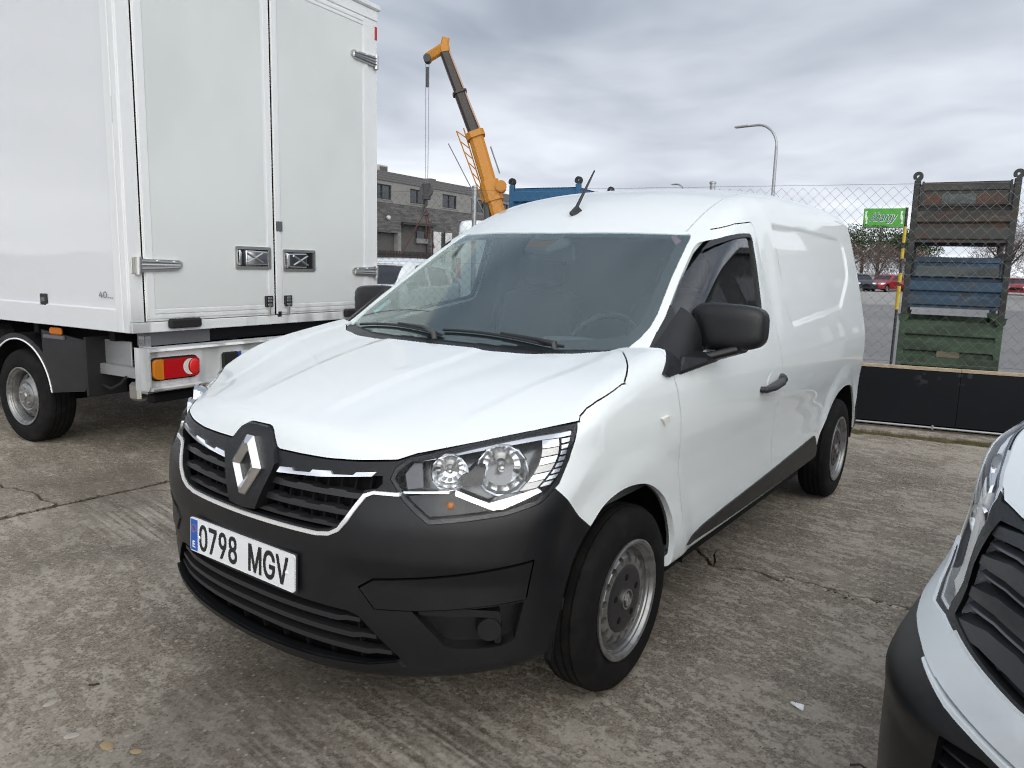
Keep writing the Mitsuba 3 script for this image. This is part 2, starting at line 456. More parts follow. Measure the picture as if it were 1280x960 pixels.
def rounded(P, n=6):
    """Catmull-Rom curve through an open outline"""
    P = np.asarray(P, float); Q = np.vstack([P[0], P, P[-1]]); out = []
    for a, b, c, d in zip(Q[:-3], Q[1:-2], Q[2:-1], Q[3:]):
        for t in np.arange(n) / n: out.append(.5 * (2 * b + (c - a) * t + (2 * a - 5 * b + 4 * c - d) * t * t + (3 * b - a - 3 * c + d) * t ** 3))
    return [tuple(q) for q in out] + [tuple(P[-1])]


ARCH_F, ARCH_R = ARCH_F[:1] + rounded(ARCH_F[1:-1]) + ARCH_F[-1:], ARCH_R[:1] + rounded(ARCH_R[1:-1]) + ARCH_R[-1:]
HOOD_BACK = [(.06, 0), (.055, .1), (.042, .3), (.005, .45), (-.05, .57), (-.13, .66), (-.145, .685), (-.13, .715), (-.06, .765), (.0, .802), (.05, .826), (.095, .842)]
HOOD_SIDE = [(-.3, 1.0), (.07, 1.0), (.085, 1.046), (.11, 1.046), (.151, 1.036), (.20, 1.024), (.25, 1.011), (.295, .995), (.33, .978), (.345, .966), (.352, .80), (1.2, .80), (1.2, 1.4), (-.3, 1.4)]
HOOD_NOSE = [(0, .908), (.042, .908), (.058, .903), (.07, .893), (.100, .856), (.112, .851), (.2, .851), (.3, .852), (.4, .858), (.5, .868), (.535, .884), (.70, .925), (.80, .955), (.86, .972), (1.0, .972), (1.0, 1.5), (0, 1.5)]
NOSE_SIDE = [(.30, .05), (.30, .645), (.36, .692), (.42, .748), (.472, .80), (.44, .84), (.412, .872), (.378, .935), (.347, .969), (.36, 1.3), (1.2, 1.3), (1.2, .05)]
DOOR = [(-.245, 1.197), (-.215, 1.10), (-.221, 1.038), (-.275, .893), (-.313, .715), (-.35, .526), (-.37, .38), (-.37, .3), (-1.44, .3), (-1.435, .469), (-1.414, .584), (-1.43, .917), (-1.405, 1.1), (-1.36, 1.38), (-1.325, 1.595), (-1.30, 1.613), (-1.13, 1.595), (-.968, 1.563), (-.80, 1.52), (-.668, 1.475), (-.50, 1.405), (-.378, 1.325), (-.29, 1.25)]
WINDOW = [(-.155, 1.062), (-.33, 1.176), (-.428, 1.25), (-.535, 1.358), (-.64, 1.424), (-.749, 1.475), (-.88, 1.516), (-1.005, 1.541), (-1.12, 1.556), (-1.235, 1.562), (-1.258, 1.555), (-1.268, 1.535), (-1.262, 1.43), (-1.236, 1.24), (-1.225, 1.215), (-1.19, 1.20), (-.8, 1.148), (-.36, 1.078)]
SAIL = [(-.132, 1.052), (-.24, 1.118), (-.34, 1.185), (-.43, 1.252), (-.47, 1.29), (-.475, 1.15), (-.46, 1.085), (-.42, 1.066), (-.30, 1.050), (-.16, 1.040)]
GLASS_TOP = [(-.765, 0), (-.775, .15), (-.80, .3), (-.835, .45), (-.868, .55), (-.893, .603), (-.888, .617), (-.86, .626), (-.6, .670), (-.40, .711), (-.333, .717), (-.27, .710), (-.20, .692), (-.15, .672)]
GLASS_LOW = [(-.03, 0), (-.035, .1), (-.05, .3), (-.085, .45), (-.14, .57), (-.20, .66), (-.23, .705)]


def swap(h): return [(b, a) for a, b in h]


def plan(h): return Polygon([(x, y) for x, y in h] + [(x, -y) for x, y in h[::-1]]).buffer(0)


hood_plan = plan(HOOD_BACK + [(.10, 1.0), (1.2, 1.0)]); hood_side = Polygon(HOOD_SIDE); hood_nose = sym(HOOD_NOSE)


def hood_region(b): return prism(hood_plan.buffer(b), 'z', .7, 1.5) ^ prism(hood_side.buffer(b), 'y', -1.2, 1.2) ^ prism(hood_nose.buffer(b), 'x', -.5, 1.3)


HL = 40.0    # the headlamps are cut along this heading
hl_pts = np.array([(.754, .499, .82), (.737, .504, .851), (.703, .525, .876), (.60, .64, .906), (.48, .76, .938), (.35, .831, .961), (.379, .847, .933), (.412, .85, .869), (.456, .847, .807), (.513, .828, .763), (.595, .772, .738), (.675, .687, .723), (.726, .612, .713), (.74, .579, .738), (.75, .544, .766)])
es = np.array([-math.sin(math.radians(HL)), math.cos(math.radians(HL))]); ed = np.array([math.cos(math.radians(HL)), math.sin(math.radians(HL)), 0])
hl_poly = Polygon(np.c_[hl_pts[:, :2] @ es, hl_pts[:, 2]]).buffer(.004).buffer(-.004)


def both(m): return m + mirror_y(m)


arches = both(prism(ARCH_F, 'y', .45, 1.1) + prism(ARCH_R, 'y', .45, 1.1))
glass_open = plan(GLASS_TOP + [(x, y) for x, y in HOOD_BACK[:6][::-1]])
glass_plan = plan(GLASS_TOP[:12] + GLASS_LOW[::-1])


def side2(poly, y0=.3, y1=1.1): return both(prism(poly, 'y', y0, y1))


def groove(line, w, axis, lo, hi): return prism(LineString(line).buffer(w / 2, cap_style=2), axis, lo, hi)


def door_zone(poly, y0=.665): return prism(poly, 'y', y0, 1.1) - prism(glass_open.buffer(.03), 'z', 1.0, 1.75)


def make_van_shell():
    """parts common to both vans: the painted body with its openings, hood, doors, lining"""
    r = {}
    hl_cut = both(prism(hl_poly, HL, .3, 1.4))
    nose = prism(NOSE_SIDE, 'y', -1.2, 1.2)
    door_p = Polygon(DOOR)
    body = SHELL - arches - hood_region(.0046) - nose - prism(glass_open, 'z', 1.0, 1.75) - both(door_zone(door_p.buffer(.0045))) - hl_cut
    seams = both(groove([(-.90, .588), (-1.0, .588), (-1.2, .585), (-3.42, .565)], .007, 'z', 1.5, 1.95)) + both(groove([(-.335, 1.178), (-.318, 1.16), (-.30, 1.132), (-.26, 1.114)], .004, 'y', .775, 1.1))
    seams = seams ^ (OUT - van_solid(.04, -.012))
    body = body - seams
    rear_bumper = prism([(-3.30, .1), (-3.30, .50), (-3.40, .60), (-3.8, .60), (-3.8, .1)], 'y', -1.2, 1.2)
    tails = both(prism([(-3.415, .92), (-3.43, 1.30), (-3.8, 1.30), (-3.8, .92)], 'y', .70, 1.2))
    r['door_seal'] = CORE ^ (door_zone(door_p.buffer(.006)) - prism(door_p.buffer(-.003), 'y', .3, 1.1))
    r['hood_seal'] = ((CORE ^ hood_region(.0062)) - hood_region(-.003)) - prism(glass_open, 'z', 1.0, 1.75) - hl_cut - cube(.36, 2, -2, 2, 0, 2)
    r['rear_bumper'] = SHELL ^ rear_bumper
    r['tail_light'] = SHELL ^ tails
    r['body'] = body - rear_bumper - tails
    r['hood'] = (SHELL ^ hood_region(-.001)) - prism(glass_open, 'z', 1.0, 1.75) - hl_cut
    r['door'] = (SHELL ^ door_zone(door_p)) - door_zone(win, .66)
    r['front'] = (SHELL ^ nose) - hood_region(.004) - hl_cut - prism(ARCH_F, 'y', .45, 1.1) - mirror_y(prism(ARCH_F, 'y', .45, 1.1))
    r['lining'] = LINING - prism(glass_open.buffer(.004), 'z', 1.0, 1.75) - side2(Polygon(WINDOW).buffer(.012), .66) - cube(0.0, 1.2, -1, 1, 0, 1.2) - cube(-4, 1, -1, 1, 0, .4) - arches
    r['hood_liner'] = (LINING ^ cube(0.0, .80, -1, 1, .86, 1.3)) - hl_cut - nose
    return r


win = Polygon(WINDOW)
R = make_van_shell()
pane_side = (OUT ^ cube(-1.6, .2, .70, 1, .9, 1.7)) ^ door_zone(win.buffer(.006), .70)
seal_side = (SHELL ^ door_zone(win.buffer(-.0005).difference(win.buffer(-.017)), .70))


# ------------------------------------------------------------------ wheels: outer face towards +y, axle at the origin
def tyre_mesh(r, w, rim, n=140):
    """a tyre with rounded walls, four tread grooves and cut shoulder blocks"""
    h = w / 2; prof = [(rim - .012, -h + .03), (rim, -h + .012), (rim + .03, -h - .001), (rim + (r - rim) * .5, -h - .006), (r - .028, -h + .003), (r - .012, -h + .014), (r - .003, -h + .030)]
    g = w * .17
    for c in (-1.5, -.5, .5, 1.5): prof += [(r, c * g - .005), (r - .007, c * g - .004), (r - .007, c * g + .004), (r, c * g + .005)]
    prof += [(a, -b) for a, b in prof[6::-1]]
    m = lathe(prof, n); v = m.vertices.copy().reshape(len(prof), n, 3)
    for i in list(range(6, 8)) + list(range(len(prof) - 8, len(prof) - 6)):
        k = (np.arange(n) % 4 == 0); q = v[i, k]; rad = np.hypot(q[:, 0], q[:, 2]); s = (rad - .003) / rad
        v[i, k, 0] *= s; v[i, k, 2] *= s
    return trimesh.Trimesh(v.reshape(-1, 3), m.faces, process=False)


def steel_disc(ro, n_holes, hole, face, y0, y1):
    """the dished disc of a steel wheel with a ring of ventilation holes"""
    d = tm(lathe([(.001, y1 - .004), (face, y1 - .004), (face, y1), (face + .012, y1 + .004), (ro * .84, y0 + .022), (ro * .93, y0 + .004), (ro, y0 - .004), (ro, y0 - .012), (ro * .9, y0 - .006), (face, y1 - .016), (.001, y1 - .016), (.001, y1 - .004)], 96))
    d.merge_vertices(); d.update_faces(d.nondegenerate_faces()); 
    if d.volume < 0: d.invert()
    M = mf.Manifold(mf.Mesh(d.vertices.astype('f4'), d.faces.astype('u4')))
    if M.is_empty(): return d
    rad, (a, b) = hole
    for i in range(n_holes):
        t = 2 * math.pi * (i + .5) / n_holes
        c = mf.Manifold.cylinder(.2, 1, 1, 24).translate((0, 0, -.1)).scale((a, b, 1)).rotate((90, 0, 0)).rotate((0, -math.degrees(t), 0)) if False else \
            mf.Manifold.cylinder(.2, 1, 1, 24).translate((0, 0, -.1)).scale((b, a, 1)).rotate((-90, 0, 0)).translate((rad, 0, 0)).rotate((0, -math.degrees(t), 0))
        M = M - c
    return tm(M)


def wheel(parent, x, y, side, r, w, rim, M=None, style='van', label=None):
    """tyre, rim with its holes, hub cover; side +1 or -1 = which way the outer face looks"""
    S = np.diag([1, side, 1.0]); mv = lambda m: xf_mesh(m, S, (x, y, r - .004))
    key = obj('wheel', mv(tyre_mesh(r, w, rim)), 'tyre_rubber', parent, 35, M, label=label)
    q = w / 2
    barrel = lathe([(rim + .011, q - .006), (rim + .013, q + .002), (rim + .007, q + .005), (rim - .002, q + .001), (rim - .006, q - .012), (rim - .018, q - .022), (rim - .022, q - .05), (rim - .022, -q + .03), (rim - .03, -q + .03), (rim - .03, q - .05), (rim - .012, q - .014), (rim + .006, q - .008)], 96)
    obj('rim', mv(barrel), 'rim_silver', key, 40, M)
    obj('brake_drum', mv(lathe([(.001, q - .070), (rim - .036, q - .070), (rim - .036, q - .11), (.001, q - .11)], 32)), 'deep_black', key, 30, M)
    if style == 'van':
        obj('wheel_disc', mv(steel_disc(rim - .021, 16, (.1385, (.0112, .0150)), .108, q - .040, q - .019)), 'rim_silver', key, 40, M)
        obj('hub_cap', mv(lathe([(.001, q - .0060), (.030, q - .0060), (.034, q - .0090), (.040, q - .0100), (.095, q - .0110), (.111, q - .0140), (.1165, q - .0200), (.1165, q - .0360), (.001, q - .0360)], 64)), 'satin_black', key, 40, M)
        bolts = [tube([(math.cos(t) * .075, q - .0250, math.sin(t) * .075), (math.cos(t) * .075, q - .0095, math.sin(t) * .075)], .0115, 12) for t in np.arange(5) * 2 * math.pi / 5 + .3]
        for b_ in bolts: obj('hub_recess', mv(b_), 'deep_black', key, 30, M)
        obj('hub_ring', mv(lathe([(.029, q - .0080), (.029, q - .0030), (.034, q - .0030), (.034, q - .0120)], 40)), 'dull_steel', key, 40, M)
        z = .022; dm = Polygon([(-.006, z), (.006, z), (.014, 0), (.005, -z), (-.005, -z), (-.014, 0)]).difference(Polygon([(0, .010), (.006, 0), (0, -.011), (-.006, 0)]))
        obj('hub_emblem', mv(prism(dm, 'y', q - .0080, q - .0030)), 'chrome', key, 20, M)
    else:
        obj('wheel_disc', mv(steel_disc(rim - .021, 10, (.147, (.013, .0135)), .10, q - .085, q - .035)), 'rim_silver', key, 40, M)
        obj('hub_cap', mv(lathe([(.001, q - .005), (.028, q - .006), (.034, q - .016), (.045, q - .018), (.085, q - .022), (.098, q - .03), (.10, q - .045), (.001, q - .045)], 64)), 'rim_silver', key, 40, M)
        bolts = [tube([(math.cos(t) * .064, q - .03, math.sin(t) * .064), (math.cos(t) * .064, q - .012, math.sin(t) * .064)], .012, 6) for t in np.arange(5) * 2 * math.pi / 5 + .3]
        for b_ in bolts: obj('wheel_bolt', mv(b_), 'dull_steel', key, 20, M)
    return key


# ------------------------------------------------------------------ the white van in the middle
def interior(V, M=None):
    obj('cab_floor', box(-1.5, .3, -.78, .78, .36, .40), 'interior_dark', V, False, M)
    skin('cab_lining', R['lining'], 'headliner', V, (-.022, -.032), M=M)
    part = DEEP ^ mf.Manifold.cube((.02, 2, 1.6)).translate((-1.56, -1, .35))
    obj('bulkhead', tm(part), 'interior_grey', V, 20, M)
    dash = mf.Manifold.hull_points(np.array([(x, y, z) for y in (-.76, .76) for x, z in ((-.42, 1.06), (-.36, 1.085), (-.10, 1.045), (.04, .98), (.04, .62), (-.35, .62), (-.46, .95))]))
    hood_d = hull([(-.46, .30, 1.08), (-.46, .46, 1.08), (-.30, .30, 1.09), (-.30, .46, 1.09)], .035)
    obj('dashboard', tm(dash + hood_d), 'interior_grey', V, 25, M)
    a = np.linspace(0, 2 * np.pi, 49); e1 = np.array([0, 1, 0]); e2 = np.array([-.42, 0, .9]); c = np.array([-.60, .38, 1.03])
    ring = tube([c + .185 * (math.cos(t) * e1 + math.sin(t) * e2) for t in a], .014, 10)
    boss = hull([c + .05 * e1 + [.03, 0, 0], c - .05 * e1 + [.03, 0, 0], c - .06 * e2 + [.03, 0, 0]], .035)
    k = obj('steering_wheel', ring, 'interior_dark', V, 40, M)
    obj('steering_boss', cat_([tm(boss)] + [tube([c + [.03, 0, 0], c + .18 * np.array(q)], .012, 8) for q in (e1, -e1, -e2)]), 'interior_dark', k, 40, M)
    for y in (-.40, .40):
        s = obj('seat', tm(hull([(-.62, y - .2, .68), (-.62, y + .2, .68), (-1.1, y - .2, .64), (-1.1, y + .2, .64)], .07)), 'seat_cloth', V, 40, M)
        obj('backrest', tm(hull([(-1.10, y - .18, .70), (-1.10, y + .18, .70), (-1.30, y - .17, 1.20), (-1.30, y + .17, 1.20)], .065)), 'seat_cloth', s, 40, M)
        obj('headrest', tm(hull([(-1.315, y - .09, 1.33), (-1.315, y + .09, 1.33), (-1.33, y - .08, 1.42), (-1.33, y + .08, 1.42)], .045)), 'seat_cloth', s, 40, M)
        obj('pillar_trim', tm(hull([(-1.33, math.copysign(.80, y), .7), (-1.33, math.copysign(.68, y), 1.52), (-1.47, math.copysign(.68, y), 1.52), (-1.47, math.copysign(.80, y), .7)], .02)), 'headliner', V, 30, M)
    obj('mirror_mount', tm(hull([(-.66, -.05, 1.465), (-.66, .05, 1.465), (-.80, -.08, 1.535), (-.80, .08, 1.535), (-.74, -.09, 1.49), (-.74, .09, 1.49)], .018)), 'interior_grey', V, 30, M)
    obj('rear_view_mirror', tm(hull([(-.79, -.10, 1.43), (-.79, .10, 1.43), (-.79, -.10, 1.47), (-.79, .10, 1.47)], .018)), 'interior_dark', V, 30, M)


def glazing(V, M=None):
    w = sheet('windshield', SCREEN ^ prism(glass_plan.buffer(.008), 'z', 1.0, 1.75), 'pane_glass', V, -.004, M)
    inner = glass_plan.buffer(-.045, join_style=1)
    inner = shapely.affinity.translate(inner, -.012, 0).intersection(glass_plan.buffer(-.036))
    sheet('frit_band', SCREEN ^ prism(glass_plan.buffer(.007).difference(inner), 'z', 1.0, 1.75), 'satin_black', w, -.0075, M)
    cowl = (prism(glass_open, 'z', 1.0, 1.75) - prism(glass_plan.buffer(.002), 'z', 1.0, 1.75))
    skin('cowl_panel', (SCREEN.translate((0, 0, -.008)) - SCREEN.translate((0, 0, -.03))) ^ cowl, 'black_plastic', V, (0.0,), (0, 0, -.008), M)
    for s, flip in ((1, False), (-1, True)):
        g = pane_side if s > 0 else mirror_y(pane_side)
        q = sheet('side_window', g, 'side_glass', V, -.009, M)
        skin('window_seal', seal_side if s > 0 else mirror_y(seal_side), 'satin_black', q, (0.0, -.022), M=M)
    return w


def surf(x, y, d=0.0):
    return (x, y, float(f_top(np.float64(x), np.float64(y))) + d)


def wipers(V, M=None):
    for k, (a, b, piv) in enumerate((((-.16, -.60), (-.045, -.02), (.03, -.33)), ((-.075, -.04), (-.10, .50), (.035, .22)))):
        a, b = np.array(a), np.array(b); P = [surf(*(a + (b - a) * t), .006) for t in np.linspace(0, 1, 15)]
        w = obj('wiper', tube(P, .006, 6), 'satin_black', V, 40, M)
        mid = a + (b - a) * .5; pv = np.array(surf(*piv, .012)); mp = np.array(surf(*mid, .034))
        end = b if k == 0 else b
        pv = np.array(surf(end[0] + .045, end[1] * .98, .008)); 
        obj('wiper_arm', tube([pv, pv + [.0, 0, .016], np.array(surf(*(a + (b - a) * .8), .018)), np.array(surf(*mid, .015))], [.012, .012, .007, .005], 8), 'satin_black', w, 40, M)


def door_mirror(V, s, M=None):
    S = np.diag([1, s, 1.0])
    b = trimesh.creation.icosphere(subdivisions=4, radius=1.0); q = b.vertices; e = np.abs(q) ** 4.2; q = q / e.sum(1, keepdims=True) ** (1 / 4.2)
    q = q * [.056, .134, .086]; q[:, 0] -= .10 * q[:, 1] ** 2 / .132; q[:, 2] *= 1 - .55 * (q[:, 1] + .05) * (q[:, 2] > 0)
    q[:, 2] -= .05 * q[:, 1] * (q[:, 2] < 0) * -1; q[:, 0] -= .16 * (q[:, 1] + .13) * .5
    hs = trimesh.Trimesh(q + [-.545, .925, 1.192], b.faces, process=False)
    k = obj('door_mirror', xf_mesh(hs, S), 'black_plastic', V, True, M)
    low = hull([(-.42, .86, 1.075), (-.55, .86, 1.078), (-.52, .965, 1.112), (-.59, .975, 1.112), (-.44, .84, 1.062), (-.55, .84, 1.062)], .016)
    obj('mirror_base', xf_mesh(low, S), 'black_plastic', k, 30, M)
    arm = hull([(-.30, .862, 1.085), (-.42, .862, 1.095), (-.40, .90, 1.075), (-.50, .90, 1.078), (-.27, .866, 1.052), (-.40, .870, 1.060)], .015)
    obj('mirror_arm', xf_mesh(arm, S), 'black_plastic', k, 30, M)
    obj('mirror_glass', xf_mesh(box(-.630, -.622, .82, 1.02, 1.13, 1.25), S), 'reflector', k, False, M)
    sail = (FLANK.translate((0, .012, 0)) - FLANK.translate((0, -.012, 0))) ^ door_zone(Polygon(SAIL), .77)
    if s < 0: sail = mirror_y(sail)
    skin('mirror_sail', sail, 'black_plastic', k, (0.0,), (0, .012 * s, 0), M)


V = thing('panel_van', 'white panel van with unpainted black bumper in the middle, number plate 0798 MGV', 'van')
skin('body', R['body'], 'white_paint', V, (0.0, -.022), label='white painted van body')
skin('hood', R['hood'], 'white_paint', V, (0.0, -.022)); obj('hood_liner', tm(R['hood_liner']), 'deep_black', V, 30); obj('hood_seal', tm(R['hood_seal']), 'deep_black', V, 30)
for s in (1, -1):
    d = skin('door', R['door'] if s > 0 else mirror_y(R['door']), 'white_paint', V, (0.0, -.022))
    obj('door_seal', tm(R['door_seal'] if s > 0 else mirror_y(R['door_seal'])), 'deep_black', d, 30)
    grip = hull([(-1.135, .905, .884), (-1.20, .925, .889), (-1.31, .925, .898), (-1.38, .905, .905)], .013) + hull([(-1.38, .905, .905), (-1.41, .89, .909)], .020) + hull([(-1.13, .878, .884), (-1.14, .905, .884)], .014)
    obj('door_handle', xf_mesh(grip, np.diag([1, s, 1.])), 'satin_black', d, 40)
    cup = mf.Manifold.sphere(.052, 40).scale((1.15, .25, .95)).translate((-1.275, .884, .892))
    obj('handle_cup', xf_mesh((mf.Manifold.sphere(.056, 40).scale((1.15, .2, .95)).translate((-1.275, .882, .892)) ^ FLANK.translate((0, .0015, 0))), np.diag([1, s, 1.])), 'white_paint', d, 40)
interior(V); glazing(V); wipers(V)
for s in (1, -1): door_mirror(V, s)
front = R['front']

# black front end: bumper with its openings, grille surround
GR_OPEN = sym([(0, .657), (.30, .659), (.345, .667), (.372, .683), (.398, .715), (.437, .785), (.470, .792), (.482, .806), (.478, .826), (.36, .817), (.13, .795), (0, .78)])
STRIP = sym([(0, .639), (.30, .642), (.347, .650), (.380, .667), (.406, .698), (.446, .768), (.466, .778), (.535, .7795), (.535, .788), (.462, .786), (.437, .776), (.398, .708), (.375, .677), (.345, .660), (.30, .652), (0, .650)])
INTAKE = sym([(0, .448), (.40, .441), (.435, .432), (.475, .392), (.545, .322), (.53, .312), (.45, .292), (.2, .272), (0, .266)])
POCKET = [(.81, .438, .516), (.795, .478, .545), (.77, .52, .552), (.537, .822, .608), (.552, .812, .500), (.754, .576, .470), (.795, .481, .463)]
FOG = [(.754, .580, .466), (.555, .810, .492), (.575, .795, .385), (.605, .768, .366), (.683, .681, .363), (.705, .655, .372)]


def obl(P): P = np.asarray(P); return Polygon(np.c_[P[:, :2] @ es, P[:, 2]]).buffer(.006).buffer(-.006)


pocket_cut = both(prism(obl(POCKET).buffer(.004), HL, .2, 1.4)); fog_cut = both(prism(obl(FOG), HL, .2, 1.4))
bump = front - prism(GR_OPEN, 'x', .4, 1.2) - prism(INTAKE, 'x', .4, 1.2) - pocket_cut - fog_cut
split = prism(sym([(0, .640), (.30, .643), (.35, .652), (.40, .685), (.455, .775), (.62, .785), (.62, 1.2), (0, 1.2)]), 'x', .3, 1.3)
bk = skin('front_bumper', bump - split, 'black_plastic', V, (0.0, -.022), label='black unpainted front bumper')
gs = skin('grille_surround', bump ^ split, 'black_plastic', V, (0.0, -.022))


def slab_of(sh_out, sh_in, cut, base=None):
    base = NOSE if base is None else base
    return (cut ^ base.translate(tuple(sh_out))) - base.translate(tuple(sh_in))


skin('bumper_insert', both(slab_of(ed * .006, -ed * .02, prism(obl(POCKET).buffer(-.001), HL, .2, 1.4), NOSEL)), 'black_plastic', bk, (0.0,), ed * .006)
for s in (1, -1):
    f_ = slab_of(-ed * .05, -ed * .07, prism(obl(FOG).buffer(.012), HL, .2, 1.4))
    walls = (NOSEL.translate(tuple(-ed * .004)) - NOSEL.translate(tuple(-ed * .06))) ^ prism(obl(FOG).buffer(.012).difference(obl(FOG).buffer(-.0005)), HL, .2, 1.4)
    disc = mf.Manifold.cylinder(.03, .036, .032, 32).rotate((0, 90, 0)).rotate((0, 0, HL)).translate((.60, .725, .415))
    shelf = (NOSEL.translate(tuple(-ed * .012)) - NOSEL.translate(tuple(-ed * .055))) ^ prism(LineString(np.c_[np.array([(.735, .60), (.64, .705), (.60, .752), (.594, .752)]) @ es, [.462, .462, .455, .38]]).buffer(.010), HL, .2, 1.4)
    for nm, m_ in (('fog_recess', f_ + walls + shelf), ('fog_cover', disc)):
        obj(nm, tm(m_ if s > 0 else mirror_y(m_)), 'black_plastic', bk, 30)
lip = slab_of((.012, 0, 0), (-.03, 0, 0), prism(sym([(0, .262), (.3, .276), (.46, .292), (.545, .315), (.56, .300), (.46, .275), (.3, .258), (0, .244)]), 'x', .4, 1.3))
skin('bumper_lip', lip, 'black_plastic', bk, (0.0,), (.012, 0, 0))

# lower intake
obj('intake_back', tm((NOSE.translate((-.07, 0, 0)) - NOSE.translate((-.085, 0, 0))) ^ prism(INTAKE.buffer(.03), 'x', .4, 1.2)), 'deep_black', bk, 20)
for z, ye in ((.405, .43), (.362, .475), (.320, .515)):
    h = [(0, z + .010), (ye - .07, z + .010), (ye - .04, z + .016), (ye, z + .016), (ye, z + .004), (ye - .04, z + .002), (ye - .07, z - .006), (0, z - .006)]
    skin('intake_slat', slab_of((-.010, 0, 0), (-.045, 0, 0), prism(sym(h), 'x', .4, 1.2)), 'satin_black', bk, (0.0,), (-.010, 0, 0))
grid = mf.Manifold.batch_boolean([slab_of((-.04, 0, 0), (-.055, 0, 0), prism([(y - .003, .26), (y + .003, .26), (y + .003, .45), (y - .003, .45)], 'x', .4, 1.2)) for y in np.arange(-.5, .51, .1)], mf.OpType.Add)
obj('intake_grid', tm(grid), 'deep_black', bk, 20)

# grille: backing, castellated bars, dividers, chrome
g = obj('grille', tm((NOSE.translate((-.08, 0, 0)) - NOSE.translate((-.09, 0, 0))) ^ prism(GR_OPEN.buffer(.03), 'x', .4, 1.2)), 'deep_black', V, 20)
for z0, w in ((.763, .43), (.716, .40), (.676, .37)):
    h = []
    n = 7; ys_ = np.linspace(.02, w, n + 1)
    up_ = [(y, z0 + (.0045 if i % 2 else .0005)) for i in range(n) for y in (ys_[i] + .004, ys_[i + 1] - .004)]
    dn_ = [(y, z0 - .014) for y, z in up_[::-1]]
    for s in (1, -1):
        poly = Polygon([(s * a, b + .006 * (a / .4) ** 2) for a, b in up_ + dn_]).buffer(0)
        if z0 < .68: poly = poly.buffer(-.003)
        skin('grille_bar', slab_of((-.014, 0, 0), (-.045, 0, 0), prism(poly, 'x', .4, 1.2)), 'satin_black', g, (0.0,), (-.014, 0, 0))
for y in np.arange(.05, .46, .046):
    for s in (1, -1):
        obj('grille_divider', tm(slab_of((-.044, 0, 0), (-.06, 0, 0), prism([(s * y - .003, .655), (s * y + .003, .655), (s * y + .003, .815), (s * y - .003, .815)], 'x', .4, 1.2))), 'deep_black', g, 20)
skin('chrome_strip', slab_of((.005, 0, 0), (-.02, 0, 0), prism(STRIP, 'x', .4, 1.2)), 'bright_silver', V, (0.0,), (.005, 0, 0), label='bright strip under the grille')
for s in (1, -1):
    lo_ = [(.125, .789), (.30, .803), (.452, .823)]; ht = [(.462, .836), (.405, .829), (.397, .8205), (.332, .814), (.324, .8225), (.262, .817), (.254, .8085), (.192, .803), (.184, .8105), (.136, .806)]
    skin('chrome_strip', slab_of((.006, 0, 0), (-.03, 0, 0), prism(Polygon([(s * a, b) for a, b in lo_ + ht]), 'x', .4, 1.2)), 'chrome', V, (0.0,), (.006, 0, 0), label='notched bright strip above the grille')

shield = sym([(0, .906), (.045, .905), (.068, .893), (.098, .855), (.120, .812), (.112, .785), (.062, .672), (0, .666)])
k = skin('emblem_plate', slab_of((.014, 0, 0), (-.03, 0, 0), prism(shield, 'x', .4, 1.2)), 'black_plastic', V, (0.0,), (.014, 0, 0))
out_ = np.array([(.016, .088), (.070, .0), (.013, -.088), (-.013, -.088), (-.070, .0), (-.016, .088)]); inn_ = np.array([(.001, .040), (.027, -.002), (.001, -.046), (-.001, -.046), (-.027, -.002), (-.001, .040)])
mid_ = out_ * .5 + inn_ * .5
ez = np.array([-.20, 0, 1.0]); ez /= np.linalg.norm(ez); ex = np.array([ez[2], 0, -ez[0]])


def lift(Q, h): return np.array([0.842, 0.006, .790]) + Q[:, :1] * np.array([0, 1, 0]) + Q[:, 1:] * ez + h * ex


rings = [lift(out_, -.012), lift(out_, .012), lift(out_ * .97, .016), lift(mid_, .026), lift(inn_, .016), lift(inn_, -.012)]
vv = np.vstack(rings); ff = []
for i in range(5):
    for j in range(6): a, b = i * 6 + j, i * 6 + (j + 1) % 6; ff += [(a, a + 6, b), (b, a + 6, b + 6)]
obj('emblem', trimesh.Trimesh(vv, ff, process=False), 'chrome', k, False, label='bright lozenge emblem on the nose')

# headlamps
lens = NOSEL ^ prism(hl_poly.buffer(-.0015), HL, .2, 1.4)
shell_wall = (NOSEL.translate(tuple(-ed * .003)) - NOSEL.translate(tuple(-ed * .09))) ^ prism(hl_poly.buffer(-.001).difference(hl_poly.buffer(-.007)), HL, .2, 1.4)
rimblk = (NOSEL.translate(tuple(-ed * .0045)) - NOSEL.translate(tuple(-ed * .02))) ^ prism(hl_poly.buffer(-.001).difference(hl_poly.buffer(-.011)), HL, .2, 1.4)
back_ = (NOSEL.translate(tuple(-ed * .085)) - NOSEL.translate(tuple(-ed * .095))) ^ prism(hl_poly.buffer(-.0012), HL, .2, 1.4)


def hl_pt(x, y, z, d=0): return np.array([x, y, z]) - ed * d


def hl_piece(P, d0, d1):
    P = np.asarray(P); return (NOSEL.translate(tuple(-ed * d0)) - NOSEL.translate(tuple(-ed * d1))) ^ prism(Polygon(np.c_[P[:, :2] @ es, P[:, 2]]).buffer(0).intersection(hl_poly.buffer(-.012)), HL, .2, 1.4)


